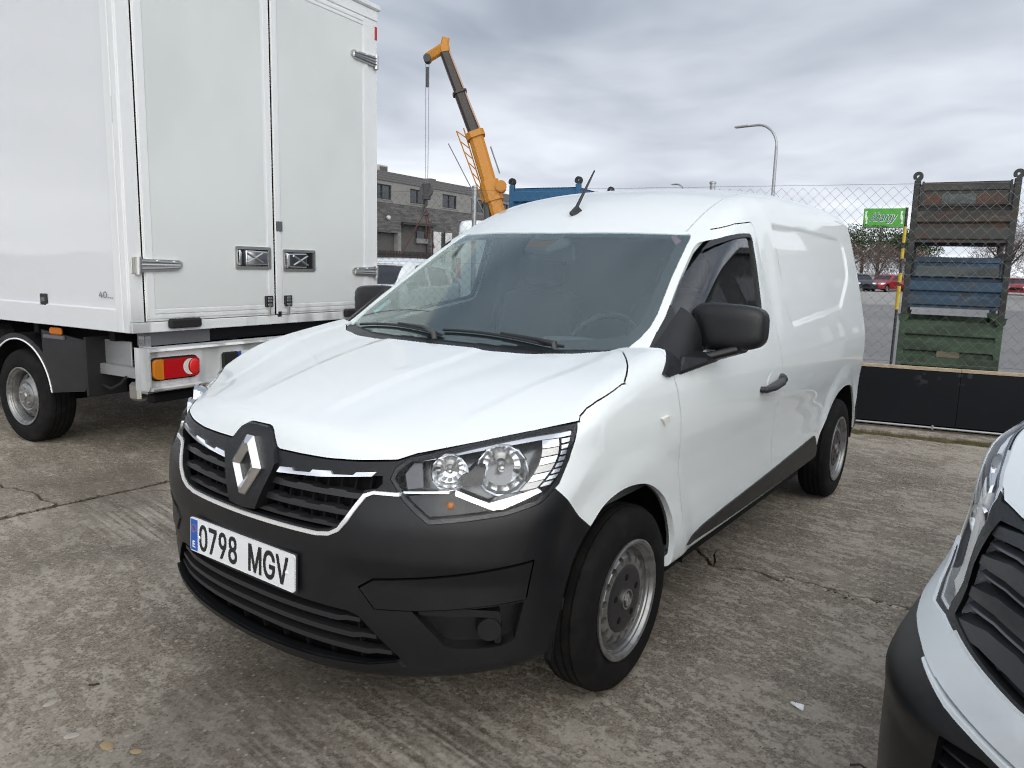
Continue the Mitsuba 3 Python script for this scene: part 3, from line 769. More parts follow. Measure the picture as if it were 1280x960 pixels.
hl_px = {   # outlines on the lens, (x, y, z)
    'top': [(.71, .545, .862), (.69, .545, .872), (.50, .745, .931), (.395, .826, .951), (.375, .840, .932), (.46, .785, .918), (.55, .70, .896)],
    'arm': [(.66, .648, .786), (.665, .655, .800), (.60, .715, .768), (.50, .805, .800), (.49, .812, .790), (.575, .745, .752), (.60, .728, .750)],
    'bar': [(.752, .535, .783), (.752, .535, .789), (.675, .64, .797), (.675, .64, .791)],
}
bowl = lathe([(.003, -.075), (.016, -.0725), (.017, -.067), (.036, -.062), (.037, -.055), (.053, -.044), (.054, -.036), (.064, -.018), (.068, 0.0), (.072, .004), (.073, -.010)], 14)
Rd = np.array([[-es[0] * 0 + -math.sin(math.radians(HL)), math.cos(math.radians(HL)), 0], [math.cos(math.radians(HL)), math.sin(math.radians(HL)), 0], [0, 0, 1.]]).T
fac = trimesh.creation.icosphere(subdivisions=1, radius=1.0)
for s in (1, -1):
    fl = (lambda m: m) if s > 0 else mirror_y
    S = np.diag([1, s, 1.0])
    h = obj('headlight', tm(fl(back_)), 'lamp_back', V, 30)
    sheet('lens', fl(lens), 'clear_lens', h, -.001)
    obj('housing', tm(fl(shell_wall + rimblk)), 'lamp_black', h, 30)
    for n_, (q, sc) in (('main_reflector', ((.575, .742, .845), 1.0)), ('side_reflector', ((.668, .635, .838), .72))):
        m = xf_mesh(bowl, S @ Rd * sc, S @ hl_pt(*q, .022))
        obj(n_, m, 'reflector', h, 12)
        obj('bulb', xf_mesh(tm(hull([(0, -.06, 0), (0, -.022, 0)], .011)), S @ Rd * sc, S @ hl_pt(*q, .022)), 'dull_steel', h, 40)
    skin('bright_trim', fl(hl_piece(hl_px['top'], .012, .03)), 'chrome', h, (0.0,), -ed * S.diagonal() * .012)
    skin('bright_trim', fl(hl_piece(hl_px['arm'], .010, .05)), 'chrome', h, (0.0,), -ed * S.diagonal() * .010)
    skin('bright_trim', fl(hl_piece(hl_px['bar'], .010, .03)), 'chrome', h, (0.0,), -ed * S.diagonal() * .010)
    # lower dark chamber with the amber indicator, mask between the two bowls
    low_ = [(.748, .545, .772), (.66, .655, .790), (.60, .725, .752), (.60, .765, .742), (.675, .687, .727), (.726, .612, .718)]
    obj('indicator_chamber', tm(fl(hl_piece(low_, .030, .06))), 'lamp_black', h, 30)
    obj('indicator_bulb', xf_mesh(tm(hull([(.672, .640, .752), (.680, .650, .756)], .010)), S, -S @ ed * .012), 'amber_dark', h, 40)
    mask = [(.64, .665, .806), (.61, .70, .812), (.60, .705, .852), (.62, .685, .858), (.655, .65, .812)]
    obj('mask', tm(fl(hl_piece(mask, .016, .06))), 'lamp_black', h, 30)
    mask2 = [(.728, .53, .83), (.71, .545, .858), (.70, .565, .858), (.705, .575, .80), (.735, .545, .792)]
    obj('mask', tm(fl(hl_piece(mask2, .022, .06))), 'lamp_grey', h, 30)
    # daytime light: a curved band of square cells
    for i in range(6):
        t0, t1 = i / 6 + .012, (i + 1) / 6 - .012
        def cpt(t, o):
            a = np.array([.425, .823, .925]) * (1 - t) + np.array([.50, .800, .800]) * t; a = a + np.array([-.018, .012, .0]) * math.sin(t * math.pi); return a + o * np.array([.040, -.028, -.006])
        cell = [cpt(t0, 0), cpt(t1, 0), cpt(t1, 1), cpt(t0, 1)]
        obj('light_cell', tm(fl(hl_piece(cell, .012, .02))), 'white_lens' if i % 2 else 'reflector', h, 20)
    for i in range(8):
        t0, t1 = i / 8 + .02, (i + 1) / 8 - .02
        cell = [cpt(t0, -.75), cpt(t1, -.75), cpt(t1, -.15), cpt(t0, -.15)]
        obj('reflex_cell', tm(fl(hl_piece(cell, .008, .018))), 'reflector', h, 20)

# number plate
PL = thing('number_plate', '', 'plate') if False else None
Rp = np.array([[0, 0.0399, .9992], [1, 0, 0], [0, .9992, -.0399]])
Rp = np.c_[[0, 1, 0], [-.035, 0, .9994], [.9994, 0, .035]]
pc = np.array([.868, -.023, .5165])
pl = obj('number_plate', xf_mesh(tm(prism(Polygon([(-.26, -.055), (.26, -.055), (.26, .055), (-.26, .055)]).buffer(-.008).buffer(.008), 'z', -.004, .002)), Rp, pc), 'plate_white', V, 30, label='white number plate 0798 MGV with blue band')
obj('plate_frame', xf_mesh(tm(prism(Polygon([(-.264, -.059), (.264, -.059), (.264, .059), (-.264, .059)]), 'z', -.009, -.0041)), Rp, pc), 'satin_black', pl, 30)
obj('plate_band', xf_mesh(box(-.256, -.218, -.051, .051, .002, .0032), Rp, pc), 'plate_blue', pl, False)
obj('plate_number', xf_mesh(lettering('0798', .080, .0015, .200, True), Rp, pc + Rp @ [-.108, 0, .002]), 'ink_black', pl, False)
obj('plate_letters', xf_mesh(lettering('MGV', .080, .0015, .186, True), Rp, pc + Rp @ [.142, 0, .002]), 'ink_black', pl, False)
obj('plate_country', xf_mesh(lettering('E', .020, .001, .014, True), Rp, pc + Rp @ [-.237, -.030, .0032]), 'plate_white', pl, False)
obj('plate_stars', xf_mesh(cat_([trimesh.creation.cylinder(.0022, .001, sections=5, transform=trimesh.transformations.translation_matrix([-.237 + .012 * math.cos(t), .022 + .012 * math.sin(t), .0037])) for t in np.arange(12) * math.pi / 6]), Rp, pc), 'amber', pl, False)
for x in (-.206, .228): obj('plate_rivet', xf_mesh(tm(mf.Manifold.sphere(.006, 24).scale((1, 1, .5)).translate((x, -.002, .003))), Rp, pc), 'plate_white', pl, 40)

# side trims, lamp, aerial, stickers, sills, under-body
TRIM = [(-.40, .386), (-.46, .402), (-.579, .419), (-.80, .432), (-1.393, .456), (-2.18, .494), (-2.205, .490), (-2.222, .47), (-2.25, .42), (-2.262, .362), (-1.488, .362), (-.776, .368), (-.46, .376)]
trim = Polygon(TRIM); cut0 = Polygon([(-1.4395, 0), (-.2, 0), (-.2, 1), (-1.4395, 1)]); cut1 = Polygon([(-3, 0), (-1.4425, 0), (-1.4425, 1), (-3, 1)])
for s in (1, -1):
    for c_ in (cut0, cut1):
        m = (FLANK.translate((0, .007, 0)) - FLANK.translate((0, -.02, 0))) ^ prism(trim.intersection(c_), 'y', .3, 1.2)
        skin('side_trim', m if s > 0 else mirror_y(m), 'black_plastic', V, (0.0,), (0, .007 * s, 0), label='black strip along the sill')
    lamp = (FLANK.translate((0, .008, 0)) - FLANK.translate((0, -.01, 0))) ^ prism([(-.108, .908), (-.165, .912), (-.165, .889), (-.135, .882)], 'y', .3, 1.2)
    skin('side_lamp', lamp if s > 0 else mirror_y(lamp), 'white_lens', V, (0.0,), (0, .008 * s, 0))
    obj('sill', xf_mesh(box(-2.2, -.2, .70, .80, .25, .34, .01), np.diag([1, s, 1.])), 'deep_black', V, False)
    for cx, rr in ((0.02, .45), (-2.78, .47)):
        liner = lathe([(rr, -.25), (rr, .24), (rr + .01, .24), (rr + .01, -.25)], 40)
        liner = tm(mf.Manifold(mf.Mesh(liner.vertices.astype('f4'), liner.faces.astype('u4')))) if False else liner
        keep = liner.vertices[liner.faces].mean(1)[:, 2] > .03
        obj('wheel_arch_liner', xf_mesh(trimesh.Trimesh(liner.vertices, liner.faces[keep], process=False), np.diag([1, s, 1.]), (cx, .615 * s, .30)), 'deep_black', V, 40)
obj('under_body', box(-3.3, .42, -.66, .66, .25, .30), 'deep_black', V, False)
ant = np.array(surf(-.945, .012, -.004))
a = obj('aerial', tube([ant + [.0, 0, .012], ant + [-.02, 0, .045], ant + [-.155, .004, .215]], [.012, .008, .004], 10), 'satin_black', V, 40)
obj('aerial_base', tm(hull([ant + [.035, 0, .002], ant + [-.055, .02, -.006], ant + [-.055, -.02, -.006], ant + [-.01, 0, .03]], .010)), 'satin_black', a, 40)
st = glass_plan.buffer(-.04)
sheet('sticker', SCREEN ^ prism(Polygon([(-.285, -.655), (-.36, -.625), (-.33, -.585), (-.255, -.61)]), 'z', 1.0, 1.75), 'sticker_teal', V, -.0065, label='teal round sticker behind the windshield')
sheet('sticker', SCREEN ^ prism(Polygon([(-.845, .545), (-.865, .555), (-.835, .605 - .005), (-.80, .59)]), 'z', 1.0, 1.75), 'sticker_pink', V, -.0065, label='small pinkish sticker in the top corner of the windshield')
skin('rear_bumper', R['rear_bumper'], 'black_plastic', V, (0.0, -.022)); skin('tail_light', R['tail_light'], 'red_lens', V, (0.0, -.022))
for x, yo in ((0, .765), (-2.80, .79)):
    for s in (1, -1): wheel(V, x, yo * s, s, .312, .172, .1905)

# ------------------------------------------------------------------ the yard: concrete slabs with a joint and a broken crack, far lot beyond the fence
BR = math.radians(82)


def concrete(p, n, uv):
    u = p.x * math.cos(BR) + p.y * math.sin(BR); v = -p.x * math.sin(BR) + p.y * math.cos(BR)
    big = fbm(p.x * .55 + 3, p.y * .55 + 8, 0, 4); mid = fbm(p.x * 2.6 + 1, p.y * 2.6, 4, 4)
    st = fbm(u * 1.6, v * 13, 2, 3)                                        # long soft streaks left by screeding
    streak = noise(u * 3.0, v * 85 + 2 * noise(u * .8, v * 3, 7), 1)
    comb = smoothstep(.42, .62, fbm(p.x * 1.1 + 20, p.y * 1.1 + 4, 9, 3)) * smoothstep(-1.4, -.2, p.x - .5 * p.y)
    fine = fbm(p.x * 70, p.y * 70, 3, 3); grit = noise(p.x * 230, p.y * 230, 5)
    worn = fbm(u * 3.6 + 5, v * 8, 6, 4)
    comb = comb * smoothstep(-2.7, -1.9, p.y)
    dusty = smoothstep(.9, -1.7, p.y + .35 * (mid - .5) * 4)
    t = .55 * (big - .45) + .55 * (mid - .45) + .30 * (st - .45) + 1.0 * (fine - .5) + .9 * (grit - .5)
    c = mix((.104, .086, .068), (.248, .216, .176), dr.clip(.48 + t + .20 * dusty, 0, 1))
    fl = .62 * fbm(u * 17 + 3, v * 36 + 3 * mid, 6, 4) + .38 * fbm(p.x * 95, p.y * 95, 8, 2) + .26 * (big - .5) + .34 * (mid - .5) + .10 * (st - .5) + .03 * dusty
    c = mix(c, mix((.270, .240, .200), (.375, .340, .288), fine), smoothstep(.50, .63, fl) * (.55 + .45 * grit))
    pt = smoothstep(.56, .74, worn + .25 * (big - .5))
    c = mix(c, mi.Color3f(.34, .305, .255), pt * .22)
    c = mix(c, mix((.070, .058, .047), (.350, .315, .265), dr.clip(.45 + 1.7 * (streak - .5) + .5 * (fine - .5), 0, 1)), comb * .5)
    c = mix(c, mi.Color3f(.075, .062, .050), smoothstep(.56, .78, fbm(p.x * 1.1 + 40, p.y * 1.1 + 11, 2, 4)) * .5)
    cell, second, idr = voronoi(p.x * 26, p.y * 26)
    pale = smoothstep(.17, .10, cell) * smoothstep(.80, .84, idr)
    c = mix(c, mi.Color3f(.36, .33, .285), pale * .55)
    return mix(c, mi.Color3f(.05, .043, .036), smoothstep(.12, .06, cell) * smoothstep(.075, .05, idr) * .8)


def concrete_h(p, n, uv):
    u = p.x * math.cos(BR) + p.y * math.sin(BR); v = -p.x * math.sin(BR) + p.y * math.cos(BR)
    streak = noise(u * 3.0, v * 85 + 2 * noise(u * .8, v * 3, 7), 1)
    comb = smoothstep(.42, .62, fbm(p.x * 1.1 + 20, p.y * 1.1 + 4, 9, 3)) * smoothstep(-1.4, -.2, p.x - .5 * p.y)
    return fbm(p.x * 60, p.y * 60, 1, 4) * 1.0 + noise(p.x * 12, p.y * 12, 3) * .9 + comb * streak * .7


mat('concrete', two({'type': 'bumpmap', 'arbitrary': mikit.proc(concrete_h, 4e-3), 'scale': .0042, 'bsdf': {'type': PR, 'base_color': mikit.proc(concrete), 'roughness': .82, 'specular': .3}}))


def asphalt(p, n, uv):
    c = mix((.12, .12, .122), (.175, .175, .178), fbm(p.x * .35, p.y * .35, 0, 4))
    c = mix(c, mi.Color3f(.235, .23, .22), smoothstep(-36, -40, p.x) * .8)
    return c * (.8 + .4 * noise(p.x * 40, p.y * 40))


mat('asphalt', pr(mikit.proc(asphalt), .9, spec=.2))


def dirt(p, n, uv): return mix((.030, .024, .017), (.10, .082, .058), fbm(p.x * 30, p.y * 30, 2, 4))


mat('dirt', pr(mikit.proc(dirt), .95, spec=.1))
obj('ground', box(-900, 900, -900, 900, -.5, -.035), 'asphalt', None, False, kind='structure', label='grey asphalt ground reaching the horizon beyond the fence')
rng = np.random.default_rng(4)


def ragged(a, b, amp, step=.03):
    a, b = np.array(a, float), np.array(b, float); n = max(2, int(np.linalg.norm(b - a) / step)); t = np.linspace(0, 1, n)
    nrm = np.array([-(b - a)[1], (b - a)[0]]) / np.linalg.norm(b - a)
    w = (meshkit.fbm(np.c_[t * n * .16, t * 0 + a.sum() * 3.7, t * 0], 4, 5) - .5) * 2 * amp
    w[0] = w[-1] = 0
    return a + (b - a) * t[:, None] + nrm * w[:, None]


slabs = [Polygon([(-4.85, -2.52), (8, -2.54), (8, 9), (-5.9, 9), (-5.10, 1.45), (-4.95, .5)]), Polygon([(-4.4, -2.52), (8, -2.545), (8, -9), (-3.2, -9)])]
joint = LineString(ragged((-5.2, -2.43), (8.2, -2.60), .022)).buffer(.016, cap_style=2)
crack = shapely.union_all([LineString(ragged(a, b, am)).buffer(w) for a, b, am, w in (((-1.42, .45), (-1.20, .70), .05, .009), ((-1.205, .673), (-1.272, 1.085), .05, .011), ((-1.272, 1.085), (-1.30, 1.53), .04, .013), ((-1.30, 1.53), (-1.26, 3.2), .09, .011), ((-1.40, .64), (-1.20, .70), .03, .005), ((.42, -3.4), (.38, -3.06), .05, .008), ((.38, -3.06), (.35, -2.52), .06, .009), ((.0, -2.47), (-.5, -2.05), .05, .006))])
chips = [Polygon(np.c_[np.array([cx, cy]) + np.c_[np.cos(a), np.sin(a)] * (np.array([rx, ry]) * (1 + .5 * (meshkit.noise(np.c_[np.cos(a) * 2 + cx * 9, np.sin(a) * 2 + cy * 9, a * 0]) - .5))[:, None])]) for cx, cy, rx, ry in [(-1.262 + .05 * (rng.random() - .5), 1.0 + .6 * i / 14, .014 + .016 * rng.random(), .025 + .03 * rng.random()) for i in range(14)] for a in [np.linspace(0, 2 * np.pi, 14)[:-1]]]
yard = obj('concrete_yard', box(-6, 8, -9, 9, -.034, -.013), 'dirt', None, False, kind='structure', label='weathered brown grey concrete yard with a joint and cracks')
for sl in slabs:
    q = sl.difference(joint).difference(crack).difference(shapely.union_all(chips))
    for g_ in getattr(q, 'geoms', [q]):
        if g_.area > .05: obj('slab', tm(prism(g_, 'z', -.03, 0)), 'concrete', yard, False)
mat('rubble', pr(mikit.proc(lambda p, n, uv: mix((.16, .14, .11), (.42, .38, .31), fbm(p.x * 40, p.y * 40, 1, 3))), .9))


def grit(n, fn, r0, r1, seed):
    g = np.random.default_rng(seed); ms = []
    for _ in range(n):
        x, y, z = fn(g); r = g.uniform(r0, r1) * g.uniform(.5, 1); b = trimesh.creation.icosahedron(); b.vertices *= (r * g.uniform(.7, 1.4), r * g.uniform(.7, 1.4), r * g.uniform(.4, .8))
        b.vertices += g.normal(0, r * .12, b.vertices.shape); b.apply_transform(trimesh.transformations.rotation_matrix(g.uniform(0, 6), [0, 0, 1])); b.apply_translation((x, y, z)); ms.append(b)
    return cat_(ms)


obj('crumbled_concrete', grit(420, lambda g: (-1.262 + g.normal(0, .022), 1.0 + .62 * g.random(), -.009 + .004 * g.random()), .004, .013, 2), 'rubble', None, False, kind='stuff', label='pale crumbled concrete along the crack right of the van', cat='rubble')
obj('joint_debris', grit(700, lambda g: (-3 + 9 * g.random(), 0, 0), .003, .009, 3).apply_translation((0, 0, 0)) if False else
    grit(800, lambda g: (lambda x: (x, -2.43 - .17 * (x + 5.2) / 13.4 + g.normal(0, .014), .0))(-2.5 + 6 * g.random()), .003, .010, 3), 'dirt', None, False, kind='stuff', label='dark dirt and grit filling the joint between slabs', cat='dirt')
mat('pebble_a', pr((.27, .20, .115), .85)); mat('pebble_b', pr((.33, .30, .26), .85)); mat('litter', pr((.75, .75, .76), .5)); mat('twig', pr((.03, .025, .02), .8))
for i, (x, y, r, m_, lab) in enumerate(((1.215, -.175, .020, 'pebble_a', 'tan oval pebble set in the concrete, the largest at lower left'), (1.178, -.085, .014, 'pebble_a', 'small tan pebble near the bottom edge of the picture left of the middle'), (1.255, -.30, .017, 'pebble_b', 'pale flat stone in the concrete at lower left'), (1.222, -.52, .016, 'pebble_b', 'pale grey flat stone left of the tan pebbles'))):
    q = mf.Manifold.sphere(r, 24).scale((.8, 1.3, .20)).rotate((0, 0, 30 * i)).translate((x, y, .001)); obj('pebble', tm(q), m_, None, 40, label=lab, cat='stone')
obj('paper_scrap', tm(hull([(-.245, 1.335, .004), (-.222, 1.375, .007), (-.240, 1.372, .011), (-.228, 1.352, .010)], .004, 4)), 'litter', None, 30, label='small crumpled white scrap lying right of the front wheel', cat='litter')
for P, lab in ((((1.10, -.53, .004), (1.09, -.515, .006), (1.075, -.512, .003)), 'short dark twig lying on the concrete at far left'), (((-.03, 1.56, .004), (-.045, 1.585, .006), (-.04, 1.60, .003)), 'short dark twig beside the second van bumper')):
    obj('twig', tube(P, .003, 6), 'twig', None, 40, label=lab, cat='twig')


def leafbits(p, n, uv): return mix((.06, .055, .025), (.20, .17, .10), cell_rand(p.x * 60, p.y * 60, 1))


# ------------------------------------------------------------------ low black wall and wire fence behind the van, in the wall's own frame: x along it to the right, y behind it
WM = place(-5.275, .5, 0, 103)


def wl(s, back, z=0.):
    a = math.radians(103); return (-5.275 + s * math.cos(a) - back * math.sin(a), .5 + s * math.sin(a) + back * math.cos(a), z)


def blackwall(p, n, uv):
    t = fbm(p.x * 1.5, p.y * 1.5, p.z * 2, 4); d = smoothstep(.66, .72, noise(p.x * 26, p.y * 26, p.z * 26)) * smoothstep(.6, .7, fbm(p.x * 3, p.y * 3, p.z * 3, 2))
    return mix(mix((.0045, .006, .0085), (.009, .011, .014), t), mi.Color3f(.05, .05, .05), d * .6)


def plywood(p, n, uv): return mix((.30, .22, .145), (.52, .43, .32), fbm(p.x * 30, p.y * 30, p.z * 60, 3))


mat('black_board', pr(mikit.proc(blackwall), .65, spec=.2)); mat('plywood', pr(mikit.proc(plywood), .8))
W_ = thing('black_wall', 'low black boarded wall with a pale plywood top edge along the yard', 'wall')
for i in range(7):
    a, b = -9.2 + 2.5 * i, -9.2 + 2.5 * (i + 1) - .004
    k = obj('board', box(a, b, 0, .035, .075, .565), 'black_board', W_, False, WM)
    obj('top_edge', box(a, b, -.004, .04, .5655, .592), 'plywood', k, False, WM)
obj('conduit', tube([(-9.2, -.016, .062), (8.3, -.016, .052)], .010, 10), 'galvanised', W_, 40, WM, label='thin grey pipe along the foot of the wall')
for x in (-2.6, -1.0, .62, 2.2): obj('pipe_clip', box(x - .008, x + .008, -.030, .0, .04, .078, .002), 'galvanised', W_, False, WM)
obj('backing', box(-9.2, 8.3, .10, .14, -.03, .56), 'deep_black', W_, False, WM)
k = obj('kerb', box(-9.2, 8.3, -.19, .10, -.03, .018, .006), 'concrete', None, False, WM, kind='structure', label='low concrete kerb at the foot of the wall')


def moss_c(p, n, uv): return mix((.035, .032, .012), (.12, .105, .055), fbm(p.x * 45, p.y * 45, p.z * 20, 3))


mat('moss_mat', pr(mikit.proc(moss_c), .95, spec=.1))
g = np.random.default_rng(8)
gx, gy = np.meshgrid(np.linspace(-6, 6, 700), np.linspace(-.42, -.17, 26), indexing='ij')
hz = (meshkit.fbm(np.stack([gx * 9, gy * 16, gx * 0], -1), 4, 3) - .47) * .05 * np.clip(1 - np.abs((gy + .28) / .13), 0, 1) ** .6
I = np.arange(gx.size).reshape(gx.shape); Q = np.stack([I[:-1, :-1], I[1:, :-1], I[1:, 1:], I[:-1, 1:]], -1).reshape(-1, 4)
obj('moss', (np.c_[gx.ravel(), gy.ravel(), hz.ravel() - .003], Q), 'moss_mat', None, True, WM, kind='stuff', label='brown green moss and dirt growing along the kerb', cat='moss')

F_ = thing('chain_link_fence', 'galvanised chain link fence with round posts behind the black wall', 'fence')
DX, DZ, X0, X1, Z0, Z1 = .094, .098, -9.0, 8.0, .60, 2.19
segs = []
nz = int((Z1 - Z0) / (DZ / 2)); nx = int((X1 - X0) / DX)
for i in range(nx):      # every wire of the weave zigzags upwards
    x = X0 + i * DX
    pts = np.array([(x + (DX / 2 if j % 2 else 0) * (1 if True else 1), .075 + .0035 * (1 if j % 2 else -1), Z0 + j * DZ / 2) for j in range(nz + 1)])
    segs.append(pts); segs.append(pts * [1, 1, 1] + np.array([[(-DX / 2 * 2 if j % 2 else 0), .002, 0] for j in range(nz + 1)]))


def wires(lines, r):
    V, F = [], []; o = 0; tri = np.array([[0, 1], [-.866, -.5], [.866, -.5]]) * r
    for P in lines:
        n = len(P); R3 = np.stack([P + [a, b, 0] for a, b in tri], 1); V.append(R3.reshape(-1, 3)); i = np.arange(n - 1)[:, None] * 3 + o
        for a, b in ((0, 1), (1, 2), (2, 0)): F.append(np.hstack([i + a, i + b, i + 3 + b])); F.append(np.hstack([i + a, i + 3 + b, i + 3 + a]))
        o += 3 * n
    return trimesh.Trimesh(np.vstack(V), np.vstack(F), process=False)


wm = obj('mesh', wires(segs, .0019), 'wire', F_, False, WM, kind='stuff')
for z in (Z1, 1.4, Z0 + .02): obj('line_wire', tube([(X0, .075, z), (X1, .075, z)], .0017, 6), 'wire', F_, True, WM)
for x in (-8.1, -6.1, -4.02, -1.46, 2.9, 5.4):
    k = obj('post', tube([(x, .105, -.03), (x, .105, 2.235)], .026, 16), 'galvanised', F_, 40, WM)
    obj('post_cap', tm(lathe([(.001, 2.247), (.02, 2.246), (.033, 2.238), (.033, 2.226), (.001, 2.226)], 24, 'z').apply_translation((x, .105, 0))), 'galvanised', k, 40, WM)

# ------------------------------------------------------------------ stacked steel crates behind the fence


def worn(base, rust, amount, seed):
    def fn(p, n, uv):
        a = fbm(p.x * 5 + seed, p.y * 5, p.z * 9, 4); b = fbm(p.x * 22, p.y * 22 + seed, p.z * 30, 4); d = fbm(p.x * 2.2 + 2 * seed, p.y * 2.2, p.z * 5, 3)
        c = mix(base, rust, smoothstep(.50 - amount, .72 - amount, a * .6 + b * .4))
        c = mix(c, mi.Color3f(*base) * 1.9, smoothstep(.58, .66, b) * smoothstep(.45, .6, d) * .55)
        return mix(c, mi.Color3f(.018, .016, .014), smoothstep(.50, .7, d) * .45)
    return pr(mikit.proc(fn), .62, spec=.35)


mat('crate_grey', worn((.055, .058, .054), (.078, .045, .03), .05, 3)); mat('crate_blue', worn((.040, .078, .125), (.075, .068, .06), .02, 8)); mat('crate_green', worn((.062, .098, .062), (.045, .055, .038), -.02, 5))
mat('crate_bright', worn((.03, .115, .235), (.025, .07, .14), -.06, 11)); mat('crate_post', worn((.036, .040, .040), (.055, .038, .028), .03, 14)); mat('lug_dark', pr((.02, .022, .023), .5))
mat('rust_panel', worn((.070, .046, .036), (.085, .042, .028), .06, 21)); mat('slate_panel', worn((.085, .098, .10), (.07, .075, .075), .0, 23)); mat('tag_plate', worn((.20, .17, .115), (.12, .085, .06), .05, 31))


def corrugated(w, z0, z1, ribs, proud=.022, dark=.5):
    """front panel: raised bands with deep grooves between, along x, at y = 0 facing -y"""
    P = [(0, z0)]; h = (z1 - z0) / ribs
    for i in range(ribs):
        a = z0 + i * h; P += [(-proud, a + h * .10), (-proud, a + h * .72), (.012, a + h * .80), (.012, a + h * .98)]
    P += [(0, z1), (.028, z1), (.028, z0)]
    return prism(Polygon([(y, z) for y, z in P]).buffer(0), 'x', 0, w)


def crate(M, w, d, z, h, ribs, paint, post, label, leg=.10, lugs=False, gate=False, plate=False):
    t = thing('steel_crate', label, 'crate', 'stacked steel crates')
    pw = .055
    for i, (x, y) in enumerate(((0, 0), (w - pw, 0), (0, d - pw), (w - pw, d - pw))):
        k = obj('post', box(x, x + pw, y, y + pw, z, z + h + .02, .006), post, t, False, M)
        cup = hull([(x - .008, y - .008, z + h - .03), (x + pw + .008, y - .008, z + h - .03), (x + pw + .008, y + pw + .008, z + h - .03), (x - .008, y + pw + .008, z + h - .03), (x - .02, y - .02, z + h + .03), (x + pw + .02, y - .02, z + h + .03), (x + pw + .02, y + pw + .02, z + h + .03), (x - .02, y + pw + .02, z + h + .03)])
        if not lugs: obj('stacking_cup', tm(cup - mf.Manifold.cube((pw + .01, pw + .01, .2)).translate((x - .005, y - .005, z + h - .005))), post, k, False, M)
        else:
            a = np.linspace(0, 1.5 * np.pi, 14); c = (x + pw / 2 - .002, z + h + .055)
            lug = shapely.union_all([LineString([(c[0] + .002 + .028 * math.cos(q), c[1] + .028 * math.sin(q)) for q in np.linspace(-.5 * np.pi, np.pi * 1.15, 20)]).buffer(.015), Polygon([(x + .012, z + h - .05), (x + pw, z + h - .05), (x + pw, z + h + .08), (x + pw - .022, z + h + .055), (x + .012, z + h + .03)])])
            obj('lifting_lug', tm(prism(lug, 'y', y + .012, y + pw - .012)), 'lug_dark', k, 20, M)
    zb, zt = z + leg, z + h - .015
    for nm, A in (('front_panel', np.eye(3)), ('back_panel', np.diag([1, -1, 1.]))):
        m = corrugated(w - 2 * pw + .01, zb, zt if not (gate and nm == 'front_panel') else zb + (zt - zb) * .60, ribs if not (gate and nm == 'front_panel') else 2)
        obj(nm, xf_mesh(m, A, (pw - .005, .022 if nm == 'front_panel' else d - .022, 0)), paint, t, False, M)
    for x, s in ((0, 1), (w, -1)):
        m = corrugated(d - 2 * pw + .01, zb, zt, ribs)
        obj('side_panel', xf_mesh(m, np.array([[0, s, 0], [1, 0, 0], [0, 0, 1.]]), (x + s * .022, pw - .005, 0)), paint, t, False, M)
    obj('floor', box(.02, w - .02, .02, d - .02, zb - .02, zb + .004), paint, t, False, M)
    if z < .5: obj('runner', box(0.06, w - .06, .06, .11, zb - .055, zb - .021), post, t, False, M)
    if gate:
        g0, g1 = zb + (zt - zb) * .62, zt + .01
        k = obj('drop_gate', tm(prism(Polygon([(-.012, g0), (-.012, g0 + .10), (.0, g0 + .108), (.0, g0 + .125), (-.014, g0 + .132), (-.014, g1), (.02, g1), (.02, g0)]), 'x', pw + .03, w - pw - .03)), paint, t, False, M)
        gw = w - 2 * pw - .06
        for a, b, m_ in gate: obj('gate_patch', box(pw + .03 + gw * a, pw + .03 + gw * b, -.0135, -.0122, g0 + .008, g0 + .094), m_, k, False, M)
        for x in (pw + .012, w - pw - .03): obj('gate_hinge', box(x, x + .018, -.02, .02, g0 - .01, g1 + .01, .003), 'lug_dark', k, False, M)
    if plate: obj('name_plate', box(w * .40, w * .62, -.0022, -.0005, zb + .62 * (zt - zb), zb + .62 * (zt - zb) + .055), 'tag_plate', t, False, M)
    return t


CM = place(-5.86, .685, -.03, 97)
crate(CM, .84, 1.15, 0, 1.03, 6, 'crate_green', 'crate_green', 'dark green ribbed steel crate, bottom of the stack behind the fence at right', .12, plate=True)
crate(CM, .84, 1.15, 1.01, .595, 5, 'crate_blue', 'crate_post', 'worn blue ribbed steel crate in the middle of the stack at right', .14, gate=[(.02, .98, 'slate_panel')])
crate(CM, .84, 1.15, 1.605, .675, 5, 'crate_grey', 'crate_post', 'rusty grey steel crate with lifting hooks, top of the stack at right', .15, lugs=True, gate=[(.02, .22, 'rust_panel'), (.23, .63, 'slate_panel'), (.64, .95, 'rust_panel')])
BM = place(-4.92, -3.30, -.03, 100)
crate(BM, .86, 1.15, 0, .78, 4, 'crate_bright', 'crate_bright', 'blue steel crate behind the van, bottom of the bright blue stack', .1)
crate(BM, .86, 1.15, .80, .74, 4, 'crate_bright', 'crate_bright', 'blue steel crate behind the van, middle of the bright blue stack', .08)
crate(BM, .86, 1.15, 1.56, .74, 4, 'crate_bright', 'crate_bright', 'bright blue steel crate with lifting hooks seen over the van roof', .08, lugs=True)

# ------------------------------------------------------------------ box truck at the left, in its own frame: x forward from the rear doors, y to its left, side wall at y = 0
TK = .96
TM = T4().translate([-.286, -2.822, .0558]).rotate([0, 0, 1], 276).scale(TK)
TR = thing('box_truck', 'white box truck with closed rear doors parked at left, its red tail light showing', 'truck')
GROUND = -.0558 / TK


def tb(name, x0, x1, y0, y1, z0, z1, m, parent=TR, c=0.0, **k): return obj(name, box(x0, x1, y0, y1, z0, z1, c), m, parent, False, TM, **k)


